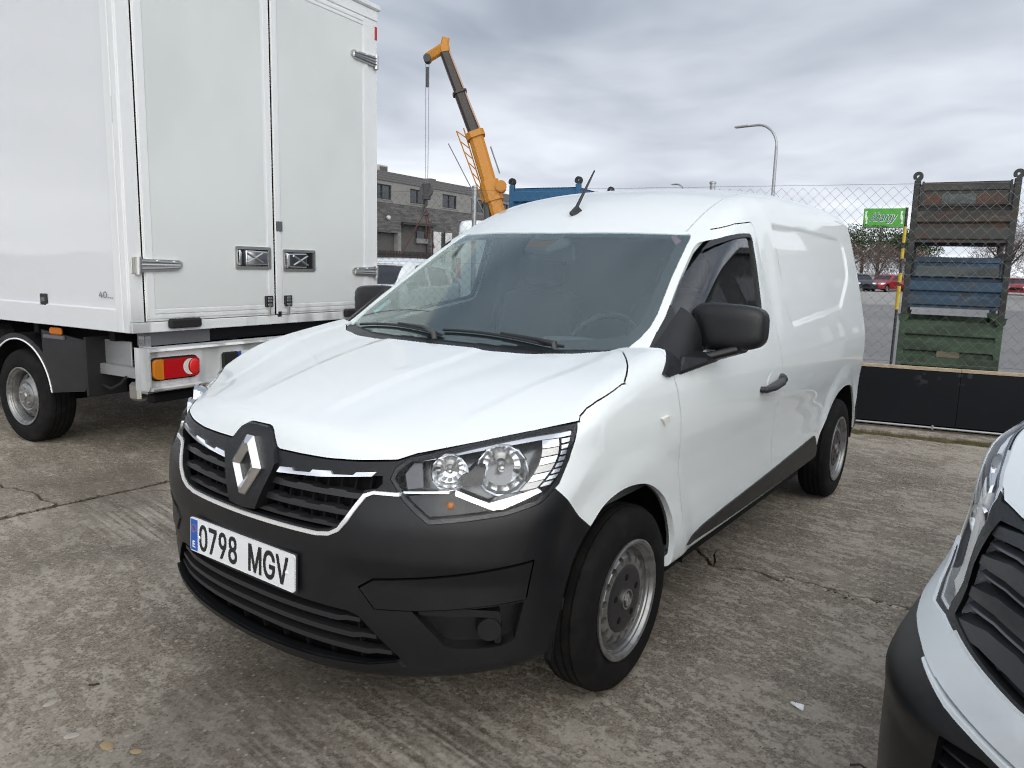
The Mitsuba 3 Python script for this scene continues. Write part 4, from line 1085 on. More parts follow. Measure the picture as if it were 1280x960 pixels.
# side wall: a slightly wavy glossy sheet, edge rails
n = 90; gx, gz = np.meshgrid(np.linspace(.10, 4.3, n), np.linspace(1.03, 3.56, 60), indexing='ij')
wav = (meshkit.fbm(np.stack([gx * .9, gz * .55, gx * 0], -1), 3, 9) - .5) * .012
I = np.arange(gx.size).reshape(gx.shape)
for s, y in ((1, 0.0), (-1, -2.45)):
    Q = np.stack([I[:-1, :-1], I[:-1, 1:], I[1:, 1:], I[1:, :-1]], -1).reshape(-1, 4)
    obj('side_wall', (np.c_[gx.ravel(), y + s * wav.ravel(), gz.ravel()], Q if s > 0 else Q[:, ::-1]), 'truck_side_paint', TR, True, TM)
tb('box_core', .05, 4.3, -2.43, -.02, .90, 3.56, 'truck_frame_paint')
for y0, y1 in ((-.01, .016), (-2.466, -2.44)):
    tb('lower_rail', .14, 4.3, y0, y1, .885, 1.035, 'truck_side_paint', c=.004)
    tb('corner_rail', .06, .135, y0, y1 + .004, .885, 3.57, 'truck_frame_paint', c=.004)
    tb('rear_edge', .0, .055, y0, y1 + .003, .885, 3.57, 'truck_frame_paint', c=.004)
tb('roof', -.04, 4.34, -2.49, .04, 3.572, 3.62, 'truck_frame_paint', c=.012)
# rear frame
tb('rear_post', -.012, .10, -.088, .012, .955, 3.52, 'truck_frame_paint', c=.004)
tb('rear_post', -.012, .10, -2.462, -2.335, .955, 3.52, 'truck_frame_paint', c=.004)
tb('rear_sill', -.03, .10, -2.466, .016, .885, .953, 'truck_frame_paint', c=.004)
tb('rear_header', -.02, .10, -2.462, .012, 3.485, 3.572, 'truck_frame_paint', c=.004)
for i, (a, b) in enumerate(((.094, 1.208), (1.216, 2.33))):
    d = tb('rear_door', -.020, .03, -b, -a, .958, 3.48, 'truck_frame_paint', c=.003)
    tb('door_panel', -.0225, -.015, -b + .085, -a - .07, 1.045, 3.40, 'truck_panel_paint', d)
    for z0, z1 in ((.975, 1.0), (1.008, 1.036), (3.408, 3.432), (3.44, 3.468)): tb('door_moulding', -.0265, -.0195, -b + .01, -a - .01, z0, z1, 'truck_frame_paint', d, .002)
    for q in (-b + .006, -a - .065): tb('door_moulding', -.0262, -.0195, q, q + .056, .99, 3.45, 'truck_frame_paint', d, .002)
    # recessed handle
    y0, y1 = (-1.17, -.83) if i == 0 else (-1.645, -1.295)
    z0, z1 = (1.312, 1.482) if i == 0 else (1.298, 1.472)
    fr = Polygon([(y0, z0), (y1, z0), (y1, z1), (y0, z1)]).buffer(-.015).buffer(.015)
    h = obj('handle_frame', xf_mesh(prism(fr.difference(fr.buffer(-.022)), 'x', -.034, -.022), np.eye(3)), 'dull_steel', d, 20, TM)
    obj('handle_pan', tm(prism(fr.buffer(-.021), 'x', -.0245, -.0228)), 'lamp_black', h, 20, TM)
    w = (y1 - y0)
    lev = hull([(-.03, y0 + .32 * w, z0 + .04), (-.03, y0 + .84 * w, z0 + .045), (-.03, y0 + .32 * w, z1 - .04), (-.03, y0 + .84 * w, z1 - .045)], .013) if i == 1 else hull([(-.03, y0 + .14 * w, z0 + .045), (-.03, y0 + .70 * w, z0 + .04), (-.03, y0 + .14 * w, z1 - .045), (-.03, y0 + .70 * w, z1 - .04)], .013)
    obj('handle_lever', tm(lev), 'chrome', h, 30, TM)
    yc = (y0 + y1) / 2
    xs_ = [tube([(-.045, yc + a_ * w * .22, z0 + .05), (-.045, yc - a_ * w * .22, z1 - .05)], .007, 6) for a_ in (1, -1)]
    for m_ in xs_: obj('handle_rib', m_, 'dull_steel', h, 30, TM)
    bar = [(-.035, y1 - .035, z0 + .035), (-.05, y1 - .03, z0 + .05), (-.05, y1 - .03, z1 - .05), (-.035, y1 - .035, z1 - .035)]
    obj('handle_bar', tube(bar, .010, 8), 'chrome', h, 40, TM)
    # locks at the foot of the doors, rods below
    yl = -1.137 if i == 0 else -1.335
    k = tb('latch', -.045, -.022, yl - .036, yl + .036, 1.022, 1.108, 'lamp_black', d, .004)
    for zz in (1.04, 1.068, 1.09): tb('latch_tooth', -.050, -.044, yl - .02, yl + .02, zz - .008, zz + .008, 'dull_steel', k, .002)
    obj('latch_rod', tube([(-.036, yl, 1.03), (-.036, yl, .955)], .011, 8), 'dull_steel', k, 40, TM)
tb('seam_strip', -.034, -.018, -1.262, -1.216, .962, 3.48, 'truck_frame_paint', c=.003)
tb('seam_gap', -.0245, -.01, -1.2138, -1.2102, .96, 3.48, 'deep_black')
tb('seam_gap', -.0145, -.005, -.0928, -.0895, .96, 3.48, 'deep_black')
tb('seam_foot', -.036, -.015, -1.265, -1.225, .94, .985, 'lamp_black', c=.004)
tb('lock_label', -.0365, -.0335, -1.338 + .05, -1.274 + .05, 1.608, 1.685, 'plate_gold' if False else 'lamp_grey', label='small worn lock label beside the door seam')


def hinge(y, z, s):
    """long strap hinge: s = +1 its knuckle lies at the left post"""
    ln = .31; k = thing if False else None
    strap = Polygon([(y, z - .045), (y - s * ln * .88, z - .034), (y - s * ln, z - .01), (y - s * ln, z + .018), (y - s * ln * .92, z + .034), (y, z + .040)])
    h = obj('hinge', tm(prism(strap, 'x', -.042, -.027)), 'dull_steel', TR, 20, TM)
    for zz in (-.021, .0, .02): obj('hinge_rib', tube([(-.044, y, z + zz * 1.2), (-.046, y - s * ln * .45, z + zz), (-.044, y - s * ln * .93, z + zz * .7)], .008, 6), 'chrome' if zz == 0 else 'dull_steel', h, 40, TM)
    obj('hinge_knuckle', tube([(-.03, y + s * .012, z - .062), (-.03, y + s * .012, z + .052)], .022, 12), 'dull_steel', h, 40, TM)
    obj('hinge_plate', box(-.02, .06, min(y + s * .01, y + s * .055), max(y + s * .01, y + s * .055), z - .058, z + .048, .004), 'dull_steel', h, False, TM)
    for a in (.4, .8): obj('hinge_bolt', tube([(-.042, y - s * ln * a, z + .03 - .01 * a), (-.050, y - s * ln * a, z + .03 - .01 * a)], .010, 8), 'chrome', h, 40, TM)


for z in (1.333, 3.17): hinge(-.062, z, 1); hinge(-2.415, z - .03, -1)
tb('buffer', -.075, -.030, -.491, -.239, .906, .972, 'rubber_black', c=.012, label='black rubber buffer on the rear sill')
tb('buffer', -.075, -.030, -2.22, -1.97, .906, .972, 'rubber_black', c=.012, label='black rubber buffer on the rear sill')
tb('marker', -.016, -.010, -2.458, -2.43, 3.33, 3.44, 'red_lens', label='small dark red marker on the right rear post')
mk = tb('side_marker', .955, 1.035, .0, .018, 1.022, 1.107, 'lamp_black', c=.006, label='small black marker lamp on the side wall')
tb('marker_lens', .968, 1.022, .017, .022, 1.05, 1.08, 'lamp_grey', mk, .004)
Rt = np.c_[[-1, 0, 0], [0, 0, 1], [0, 1, 0]].astype(float)
obj('size_mark', xf_mesh(lettering('40...', .042, .001, .15), Rt, (.25, .010, 1.128)), 'lamp_grey', TR, False, TM)
tb('old_sticker', .052, .11, .0158, .0192, 2.225, 2.38, 'truck_panel_paint', label='worn grey sticker on the rear edge')
# chassis, rear bumper, lights
for y in (-.85, -1.75): tb('chassis_rail', .05, 5.9, y - .04, y + .04, .60, .80, 'deep_black')
for x in (.35, 1.3, 2.3, 3.3): tb('cross_member', x, x + .06, -2.35, -.1, .80, .884, 'deep_black')
tb('inner_beam', .02, .10, -.62, -.10, .79, .882, 'lamp_grey'); tb('inner_beam', .06, .14, -2.35, -.64, .79, .882, 'deep_black')
tb('rear_axle', 1.40, 1.52, -2.1, -.35, .23, .36, 'deep_black', c=.02)
bp_ = obj('rear_bumper', tm(prism([(-.12, .500), (.02, .500), (.02, .518), (-.065, .535), (-.065, .745), (.02, .762), (.02, .782), (-.12, .782), (-.13, .766), (-.085, .758), (-.085, .528), (-.13, .516)], 'x', 0, 1) .transform(np.array([[0, 1, 0, 0], [2.35, 0, 0, -2.40], [0, 0, 1, 0.]]))), 'truck_frame_paint', TR, 20, TM, label='white channel shaped rear bumper')
for y in (-.046, -2.405): obj('bumper_end', tm(prism([(-.108, .53), (-.085, .498), (.05, .498), (.05, .784), (-.09, .784), (-.108, .75)], 'y', y - .004, y + .006)), 'truck_frame_paint', bp_, 20, TM)
for q, lab in ((-.242, 'red and amber tail light'), (-2.215, 'red and amber tail light')):
    sg = 1 if q > -1 else -1
    base = Polygon([(-.180, -.068), (.166, -.070), (.172, .062), (-.180, .066)]).buffer(-.035).buffer(.035)
    T_ = lambda P: shapely.affinity.affine_transform(P, [-sg, 0, 0, 1, q, .645])
    k = obj('tail_light', tm(prism(T_(base.buffer(.012)), 'x', -.098, -.084)), 'lamp_black', TR, 20, TM, label=lab)
    bx = lambda a0, a1: T_(base.intersection(Polygon([(a0, -1), (a1, -1), (a1, 1), (a0, 1)])))
    moon = base.intersection(shapely.geometry.Point(.094, 0).buffer(.056)).difference(shapely.geometry.Point(.132, 0).buffer(.056))
    for nm, pl_, m_ in (('turn_lens', bx(-.19, -.112), 'amber'), ('red_lens', T_(base.intersection(Polygon([(-.11, -1), (1, -1), (1, 1), (-.11, 1)])).difference(moon.buffer(.002)).buffer(-.001)), 'red_lens'), ('reverse_lens', T_(moon), 'white_lens')):
        m = prism(pl_, 'x', -.128, -.095); obj(nm, tm(m), m_, k, 20, TM)
    obj('reflex', tm(mf.Manifold.sphere(.05, 32).scale((.2, .8, 1.05)).translate((-.128, q - .128, .643))), 'red_lens_bright', k, 40, TM)
k = tb('plate_lamp', -.115, -.086, -.765, -.622, .545, .713, 'rubber_black', c=.012)
pk = tb('rear_plate', -.094, -.087, -1.32, -.745, .575, .712, 'plate_white', label='rear number plate mostly hidden by the van hood')
tb('plate_band', -.0955, -.0935, -.800, -.750, .578, .709, 'plate_blue', pk)
obj('plate_number', xf_mesh(lettering('5', .085, .001), FACE_NX, (-.095, -.87, .645)), 'ink_black', pk, False, TM)
sp = obj('spare_wheel', xf_mesh(tyre_mesh(.33, .22, .20, 60), np.array([[1, 0, 0], [0, 0, -1], [0, 1, 0.]]), (.62, -1.25, .60)), 'tyre_rubber', TR, 35, TM)
tb('under_tank', 2.15, 3.3, -1.05, -.30, .36, .80, 'deep_black', c=.05); tb('battery_box', 2.2, 3.0, -2.2, -1.5, .38, .80, 'deep_black', c=.03); tb('under_tray', .15, 2.1, -1.95, -.55, .50, .58, 'deep_black')
tb('underrun_bar', -.02, .06, -2.3, -.12, .40, .46, 'deep_black', c=.01)
tb('tow_eye', -.05, .0, -1.05, -.98, .42, .50, 'lamp_grey', c=.01)
for y in (-.12, -2.33):
    br = tb('bracket', .02, .09, y - .03, y + .02, .46, .86, 'galvanised', c=.004)
    tb('bracket_arm', .06, .62, y - .02, y + .015, .555, .63, 'galvanised', br, .004)
    tb('bracket_plate', .25, .60, y - .045, y - .03, .62, .80, 'galvanised', br, .004)
    tb('bracket_foot', .10, .22, y - .05, y + .03, .40, .53, 'dull_steel', br, .02)
obj('cable', tube([(.55, -.12, .47), (.42, -.10, .46), (.30, -.10, .51), (.24, -.1, .56)], .012, 8), 'rubber_black', TR, 40, TM)
# wheels with guards
WX, WZ = 1.46, .345 / TK + GROUND
for s, yf in ((1, -.03), (-1, -2.42)):
    r = .348 / TK; w = .215 / TK
    k = wheel(TR, WX, yf - s * w / 2, s, r, w, .205 / TK, TM @ T4().translate([0, 0, GROUND]), 'truck', label='rear wheel with silver steel rim')
    a = np.linspace(math.radians(0), math.radians(172), 40); c = np.array([WX - .02, WZ + .02])
    o_ = [(c[0] - .52 * math.cos(t) if False else c[0] + .50 * math.cos(t), min(c[1] + .47 * math.sin(t), .872)) for t in a]
    i_ = [(c[0] + .43 * math.cos(t), c[1] + .425 * math.sin(t)) for t in a]
    guard = Polygon(o_ + i_[::-1]).buffer(0)
    flap = Polygon([(.555, .80), (.60, .80), (1.1, .84), (1.10, .55), (1.065, .375), (.60, .43), (.565, .46)]).difference(Polygon(i_).buffer(.0))
    ya, yb = (-.30, -.012) if s > 0 else (-2.438, -2.15)
    side_ = (yb - .02, yb) if s > 0 else (ya, ya + .02)
    gk = obj('mudguard', tm(prism(guard, 'y', ya, yb) - prism(guard.buffer(-.02), 'y', *( (ya - 1, yb - .02) if s > 0 else (ya + .02, yb + 1)))), 'black_plastic', TR, 30, TM)
    obj('mud_flap', tm(prism(flap, 'y', *side_)), 'black_plastic', gk, 30, TM)
    obj('flap_sheet', box(.55, .575, ya, yb, .40, .82), 'rubber_black', gk, False, TM)
    e_ = [(c[0] + .433 * math.cos(t), (yb + .002) if s > 0 else ya - .002, c[1] + .428 * math.sin(t)) for t in np.linspace(math.radians(5), math.radians(172), 50)]
    obj('guard_edge', tube(e_, .006, 6), 'plate_white', gk, 40, TM)
    tb('turn_lamp', .84, .985, (-.03 if s > 0 else -2.45), (.0 if s > 0 else -2.42), .812, .866, 'amber_dark', c=.012, label='small amber side lamp above the mud flap')
    tb('lamp_bracket', .80, 1.06, -.05 if s > 0 else -2.45, .0 if s > 0 else -2.40, .785, .81, 'lamp_grey')
    wheel(TR, 5.1, yf - s * (w / 2 + .12), s, r, w, .205 / TK, TM @ T4().translate([0, 0, GROUND]), 'truck')
# cab
cabm = mf.Manifold.batch_hull([mf.Manifold.sphere(.12, 32).translate(q) for q in [(x, y, z) for y in (-2.10, -.35) for x, z in ((4.5, .55), (4.5, 2.2), (5.05, 2.25), (5.75, 1.45), (6.45, 1.15), (6.5, .55))]])
glassz = prism([(4.72, 1.35), (4.72, 2.12), (5.06, 2.16), (5.62, 1.42), (5.5, 1.35)], 'y', -3, 1); wsz = prism([(-2.08, 1.5), (-2.0, 2.2), (-.45, 2.2), (-.37, 1.5)], 'x', 5.1, 6.0)
ck = obj('cab', tm(cabm - mf.Manifold.batch_boolean([mf.Manifold.cylinder(3, .44, .44, 48).rotate((90, 0, 0)).translate((5.1, 1, WZ))], mf.OpType.Add)), 'truck_side_paint', TR, 40, TM)
obj('cab_window', tm((cabm.translate((0, .004, 0)) - cabm.translate((0, -.01, 0))) ^ glassz), 'dark_glass', ck, 40, TM)
obj('cab_window', tm((cabm.translate((0, -.004, 0)) - cabm.translate((0, .01, 0))) ^ glassz), 'dark_glass', ck, 40, TM)
obj('cab_windshield', tm((cabm.translate((.004, 0, .004)) - cabm.translate((-.01, 0, -.01))) ^ wsz), 'dark_glass', ck, 40, TM)
for y in (-2.12, -.55): tb('cab_headlight', 6.55, 6.63, y, y + .22, .85, 1.05, 'white_lens', ck, .02)

# ------------------------------------------------------------------ second white van at the right edge, nose towards the camera
SWEEP = True
VM = T4().translate([.291, 2.710, 0.0]).rotate([0, 0, 1], -25.1).scale(1.0286)
P2 = thing('panel_van', 'white van with black ribbed grille and pale bumper strip, cut off by the right edge', 'van')
OUT = van_solid(.02, 0.0); SHELL = OUT - van_solid(.03, -.022)
NOSE = OUT ^ cube(.1, 1.1, -1, 1, 0, 1.2); NOSEL = OUT ^ cube(.05, 1.1, .2, 1, 0, 1.2)
hood_nose = sym([(0, .915), (.5, .922), (.64, .929), (.70, .938), (.72, .95), (.86, .99), (1.0, .99), (1.0, 1.5), (0, 1.5)])
hl2 = np.array([(.60, .70, .737), (.582, .709, .751), (.546, .709, .827), (.516, .701, .904), (.459, .711, .938), (.424, .723, .953), (.377, .744, .971), (.245, .791, 1.024), (.17, .80, 1.05), (.15, .86, 1.03), (.28, .86, .97), (.36, .86, .90), (.43, .86, .82), (.52, .80, .757), (.56, .76, .735)])
hl_poly = Polygon(np.c_[hl2[:, :2] @ es, hl2[:, 2]]).buffer(.004).buffer(-.004)
NOSE_SIDE = [(.30, .05), (.30, .60), (.37, .70), (.42, .79), (.38, .87), (.30, .955), (.20, 1.02), (.20, 1.3), (1.2, 1.3), (1.2, .05)]
R2 = make_van_shell()
skin('body', R2['body'], 'white_paint', P2, (0.0, -.022), M=VM); skin('hood', R2['hood'], 'white_paint', P2, (0.0, -.022), M=VM)
for s in (1, -1): skin('door', R['door'] if s > 0 else mirror_y(R['door']), 'white_paint', P2, (0.0, -.022), M=VM)
interior(P2, VM); glazing(P2, VM)
for s in (1, -1): door_mirror(P2, s, VM)
for x, yo in ((0, .765), (-2.80, .79)):
    for s in (1, -1): wheel(P2, x, yo * s, s, .312, .172, .1905, VM)
skin('rear_bumper', R['rear_bumper'], 'black_plastic', P2, (0.0, -.022), M=VM); skin('tail_light', R['tail_light'], 'red_lens', P2, (0.0, -.022), M=VM)
obj('under_body', box(-3.3, .42, -.66, .66, .25, .30), 'deep_black', P2, False, VM)
# its own nose: ribbed black grille over a pale painted strip, black bumper below
noz = R2['front']
grz = prism(sym([(0, .700), (.488, .716), (.60, .730), (.685, .745), (.690, .83), (.672, .915), (.62, .918), (.5, .908), (0, .90)]), 'x', .2, 1.2)


def obl2(P): P = np.asarray(P); return Polygon(np.c_[P[:, :2] @ es, P[:, 2]]).buffer(.004).buffer(-.004)


stz = prism(sym([(0, .62), (.465, .644), (.52, .651), (.63, .668), (.66, .674), (.66, .733), (.60, .724), (.488, .71), (0, .692)]), 'x', .3, 1.2) + both(prism(obl2([(.712, .63, .669), (.64, .71, .685), (.57, .78, .694), (.50, .84, .712), (.43, .875, .755), (.40, .875, .80), (.43, .862, .812), (.52, .803, .750), (.56, .763, .728), (.60, .70, .733), (.70, .61, .7235)]), HL, .2, 1.4))
slot = prism(sym([(0, .43), (.5, .45), (.62, .50), (.60, .60), (.52, .612), (0, .59)]), 'x', .3, 1.2)
skin('front_bumper', noz - grz - stz - slot, 'black_plastic', P2, (0.0, -.022), M=VM)
skin('bumper_strip', slab_of(ed * 0 + (.010, 0, 0), (-.04, 0, 0), stz) - arches, 'strip_paint', P2, (0.0,), (.010, 0, 0), VM, label='pale silver white strip across the bumper')
skin('strip_lip', slab_of((.016, 0, 0), (-.02, 0, 0), prism(sym([(0, .604), (.465, .629), (.60, .650), (.69, .674), (.69, .676), (.60, .657), (.465, .638), (0, .613)]), 'x', .3, 1.2)), 'strip_paint', P2, (0.0,), (.016, 0, 0), VM)
g2 = obj('grille', tm((NOSE.translate((-.07, 0, 0)) - NOSE.translate((-.08, 0, 0))) ^ prism(sym([(0, .42), (.70, .44), (.71, .93), (0, .93)]), 'x', .2, 1.2)), 'deep_black', P2, 20, VM)
for z0 in (.722, .775, .832, .884):
    poly = [(0, z0), (.46, z0 + .004), (.53, z0 + .012), (.60, z0 + .014), (.68, z0 + .004), (.68, z0 + .020), (.60, z0 + .040), (.53, z0 + .042), (.46, z0 + .030), (0, z0 + .026)]
    if z0 > .88: poly = [(a, min(b, .915)) for a, b in poly]
    skin('grille_bar', slab_of((-.006, 0, 0), (-.05, 0, 0), prism(sym(poly), 'x', .3, 1.2)), 'satin_black', g2, (0.0,), (-.006, 0, 0), VM)
    skin('grille_line', slab_of((-.020, 0, 0), (-.05, 0, 0), prism(sym([(a, b - .020) for a, b in poly[:5]] + [(a, b - .016) for a, b in poly[:5][::-1]]), 'x', .3, 1.2)), 'lamp_grey', g2, (0.0,), (-.020, 0, 0), VM)
for z0 in (.44, .475, .51, .545): skin('intake_bar', slab_of((-.02, 0, 0), (-.05, 0, 0), prism(sym([(0, z0), (.62, z0 + .02), (.62, z0 + .026), (0, z0 + .006)]), 'x', .3, 1.2)), 'satin_black', g2, (0.0,), (-.02, 0, 0), VM)
lens = NOSEL ^ prism(hl_poly.buffer(-.0015), HL, .0, 1.4)
dp = ed * .5 + np.array([.5, 0, 0])
shell_wall = (NOSEL.translate(tuple(-ed * .003)) - NOSEL.translate(tuple(-ed * .07))) ^ prism(hl_poly.buffer(-.001).difference(hl_poly.buffer(-.005)), HL, .0, 1.4)
rimblk = (NOSEL.translate(tuple(-ed * .0045)) - NOSEL.translate(tuple(-ed * .02))) ^ prism(hl_poly.buffer(-.001).difference(hl_poly.buffer(-.008)), HL, .0, 1.4)
back2 = (NOSEL.translate(tuple(-ed * .032)) - NOSEL.translate(tuple(-ed * .042))) ^ prism(hl_poly.buffer(-.0012), HL, .0, 1.4)
for s in (1, -1):
    fl = (lambda m: m) if s > 0 else mirror_y
    S = np.diag([1, s, 1.0])
    h = obj('headlight', tm(fl(back2)), 'lamp_silver', P2, 30, VM)
    sheet('lens', fl(lens), 'clear_lens', h, -.001, VM)
    obj('housing', tm(fl(shell_wall)), 'lamp_silver', h, 30, VM); obj('lens_rim', tm(fl(rimblk)), 'lamp_grey', h, 30, VM)
    for q in ((.47, .755, .88), (.33, .80, .955)): obj('reflector_bowl', xf_mesh(bowl, S @ Rd * .5, S @ hl_pt(*q, .012)), 'chrome', h, 40, VM)
    skin('bright_trim', fl(hl_piece([(.590, .712, .755), (.560, .712, .80), (.535, .715, .835), (.47, .735, .905), (.44, .75, .935), (.455, .765, .90), (.50, .765, .83), (.535, .765, .765)], .008, .035)), 'white_lens', h, (0.0,), -ed * S.diagonal() * .008, VM)
    skin('bright_trim', fl(hl_piece([(.445, .735, .915), (.40, .742, .945), (.36, .76, .962), (.37, .775, .948), (.43, .76, .90)], .010, .03)), 'chrome', h, (0.0,), -ed * S.diagonal() * .010, VM)

# ------------------------------------------------------------------ far things: brick building, crane, parked vehicles, lamps, sign, trees


def brick(p, n, uv):
    row = p.z / .115; r = dr.floor(row); a = -(p.x * .994 + p.y * .109); col = a / .62 + cell_rand(r, 5) * 3
    tone = cell_rand(dr.floor(col), r, 2); fr = row - r; fc = col - dr.floor(col)
    j = dr.maximum(smoothstep(.12, .03, fr), smoothstep(.03, .0, fc) * .6)
    return mix(mix((.078, .074, .073), (.15, .143, .14), tone), mi.Color3f(.03, .03, .03), j) * (.85 + .3 * fbm(p.x * .5, p.y * .5, p.z * .7, 3))


def cladding(p, n, uv):
    row = p.z / .16; fr = row - dr.floor(row)
    return mix((.125, .121, .12), (.04, .04, .04), smoothstep(.22, .05, fr))


mat('dark_brick', pr(mikit.proc(brick), .8)); mat('cladding', pr(mikit.proc(cladding), .55)); mat('pale_panel', pr(mikit.proc(lambda p, n, uv: mix((.20, .195, .19), (.25, .243, .235), fbm(p.x * .6, p.y * .6, p.z * 2, 3))), .8))
mat('window_glass', pr((.02, .024, .028), .06, spec=.7)); mat('frame_dark', pr((.025, .026, .028), .5)); mat('door_white', pr((.60, .61, .60), .6)); mat('concrete_dark', pr((.10, .097, .093), .9)); mat('unit_grey', pr((.42, .41, .39), .7))
BX = place(-34.62, -36.28, -.035, -173.76)
B = thing('brick_building', 'two storey dark grey brick building with a band of windows behind the crane', 'building')


def bb(name, x0, x1, y0, y1, z0, z1, m, parent=B, **k): return obj(name, box(x0, x1, y0, y1, z0, z1), m, parent, False, BX, **k)


L0, L1 = -7.0, 34.0
holes = [Polygon([(-.1, 0), (2.43, 0), (2.43, 3.45), (-.1, 3.45)]), Polygon([(2.7, 0), (6.3, 0), (6.3, 4.2), (2.7, 4.2)])]
wins = [(-.33 + 4.05 * i, 1.95) for i in range(-1, 8)]
lower = Polygon([(L0, 0), (L1, 0), (L1, 5.45), (L0, 5.45)]).difference(shapely.union_all(holes))
obj('brick_wall', tm(prism(lower, 'y', .0, .3)), 'dark_brick', B, False, BX)
band = Polygon([(L0, 5.452), (L1, 5.452), (L1, 6.90), (L0, 6.90)]).difference(shapely.union_all([Polygon([(x, 5.66), (x + w, 5.66), (x + w, 6.66), (x, 6.66)]) for x, w in wins]))
obj('window_band', tm(prism(band, 'y', -.03, .3)), 'pale_panel', B, False, BX)
bb('parapet', L0, L1, -.08, .3, 6.902, 7.53, 'cladding'); bb('building_core', L0, L1, .45, 14, 0, 7.4, 'concrete_dark')
bb('roof', L0, L1, .3, 14, 7.40, 7.46, 'concrete_dark')
for x in (L0 + .15, L1 - .15): bb('end_wall', x - .15, x + .15, .3, 14, 0, 7.5, 'dark_brick')
for x, w in wins:
    k = bb('window', x, x + w, .10, .14, 5.66, 6.66, 'window_glass')
    for a in (x, x + w * .52 - .04, x + w - .07): bb('window_bar', a, a + .07, .04, .12, 5.66, 6.66, 'frame_dark', k)
    for z in (5.66, 6.59): bb('window_bar', x, x + w, .045, .115, z, z + .07, 'frame_dark', k)
    bb('sill', x - .05, x + w + .05, -.08, .06, 5.60, 5.66, 'pale_panel', k)
bb('bay_frame', 2.4, 2.72, -.02, .4, 0, 3.5, 'pale_panel'); bb('bay_lintel', 2.72, 6.6, -.25, .35, 4.1, 4.26, 'frame_dark')
k = bb('bay_window', 5.0, 6.2, .3, .36, 3.2, 3.72, 'window_glass'); bb('window_bar', 4.9, 6.3, .22, .34, 2.85, 3.2, 'pale_panel', k)
for x0, x1 in ((6.60, 7.62), (8.17, 9.1), (11.5, 12.5)):
    k = bb('white_door', x0, x1, -.05, .05, .0, 3.77, 'door_white'); bb('door_frame', x0 - .08, x0, -.06, .06, 0, 3.85, 'frame_dark', k)
bb('dark_door', 7.62, 8.16, -.02, .04, 0, 3.7, 'frame_dark')
k = bb('roof_unit', 2.1, 3.1, 1.5, 2.5, 7.46, 8.20, 'unit_grey', label='grey air conditioning unit on the roof'); bb('unit_grille', 2.2, 3.0, 1.47, 1.505, 7.6, 8.1, 'concrete_dark', k)
bb('roof_unit', 1.15, 2.0, 1.5, 2.4, 7.46, 7.95, 'unit_grey'); bb('roof_unit', 8.3, 9.05, 1.5, 2.2, 7.46, 7.92, 'concrete_dark')
obj('wall_lamp', tm(mf.Manifold.sphere(.16, 16).translate((1.15, -.15, 4.45))), 'door_white', B, 40, BX)

# low dark railing in front of the building
k = thing('dark_railing', 'dark brown slatted railing in front of the brick building', 'fence')
DM = place(-26.0, -28.5, -.035, -173.76); mat('rail_brown', pr((.032, .022, .022), .7))
for i in range(26): obj('slat', box(.25 * i, .25 * i + .17, 0, .03, .1, 2.05), 'rail_brown', k, False, DM)
for z in (.4, 1.8): obj('rail', box(0, 6.6, .031, .08, z, z + .1), 'rail_brown', k, False, DM)

# mobile crane
C_ = thing('mobile_crane', 'yellow mobile crane with raised telescopic boom and hanging hook block', 'crane')
tip = np.array([-21.18, -18.52, 9.50]); col = np.array([-21.60, -17.25, 6.33]); base = np.array([-21.89, -15.60, 1.65])
mat('boom_dark', pr((.026, .018, .016), .45)); mat('boom_edge', pr((.42, .25, .16), .5)); mat('rope', pr((.22, .22, .23), .6, .4)); mat('crane_grey', pr((.05, .05, .052), .6)); mat('sling_red', pr((.10, .032, .03), .8))


def beam(a, b, w, h, ch=.0, sidev=None):
    a, b = np.array(a, float), np.array(b, float); d = (b - a) / np.linalg.norm(b - a)
    s = np.array([.64, -.77, 0]) if sidev is None else np.array(sidev, float); s = s - d * (s @ d); s /= np.linalg.norm(s); u = np.cross(d, s)
    w = np.broadcast_to(w, 2); h = np.broadcast_to(h, 2); P = []
    for q, ww, hh in ((a, w[0], h[0]), (b, w[1], h[1])):
        for i, j in ((1, .6), (.6, 1), (-.6, 1), (-1, .6), (-1, -.6), (-.6, -1), (.6, -1), (1, -.6)): P.append(q + s * ww / 2 * i + u * hh / 2 * j)
    return tm(mf.Manifold.hull_points(np.array(P)))


vd = np.array([-.80, -.60, 0.])         # across the boom, as the camera sees it: the boom swings in this plane's normal
obj('boom', beam(base, col, .56, .52), 'yellow_paint', C_, 20)
s1 = obj('boom_section', beam(col, col + (tip - col) * .52, .44, .40), 'boom_dark', C_, 20); obj('boom_section', beam(col + (tip - col) * .50, tip, .38, .34), 'boom_dark', C_, 20)
off = np.cross((tip - col) / np.linalg.norm(tip - col), np.array([-.80, -.60, 0])); off /= np.linalg.norm(off); off = off if off[1] > 0 else -off
obj('boom_edge', beam(col + off * .25, col + (tip - col) * .52 + off * .19, .08, .26), 'boom_edge', C_, 20); obj('boom_edge', beam(col + (tip - col) * .5 + off * .20, tip + off * .165, .07, .24), 'boom_edge', C_, 20)
obj('boom_collar', beam(col + (tip - col) * .50, col + (tip - col) * .525, .56, .52), 'boom_dark', C_, 20); obj('boom_collar', beam(col - (tip - col) * .03, col + (tip - col) * .04, .72, .68), 'yellow_paint', C_, 20)
hd = tip + (tip - col) / np.linalg.norm(tip - col) * .25
obj('boom_head', cat_([beam(tip - (tip - col) * .01, hd + off * .05, .42, .38), beam(hd + [0, 0, -.10], hd - off * .62 + [0, 0, -.22], .36, (.40, .24)), beam(hd + off * .08, hd + off * .14 + [0, 0, .26], .3, (.3, .16))]), 'yellow_paint', C_, 20)
sh = hd - off * .62 + [0, 0, -.26]
obj('sheave', tube([sh + vd * .22, sh - vd * .22], .15, 20), 'crane_grey', C_, 30)
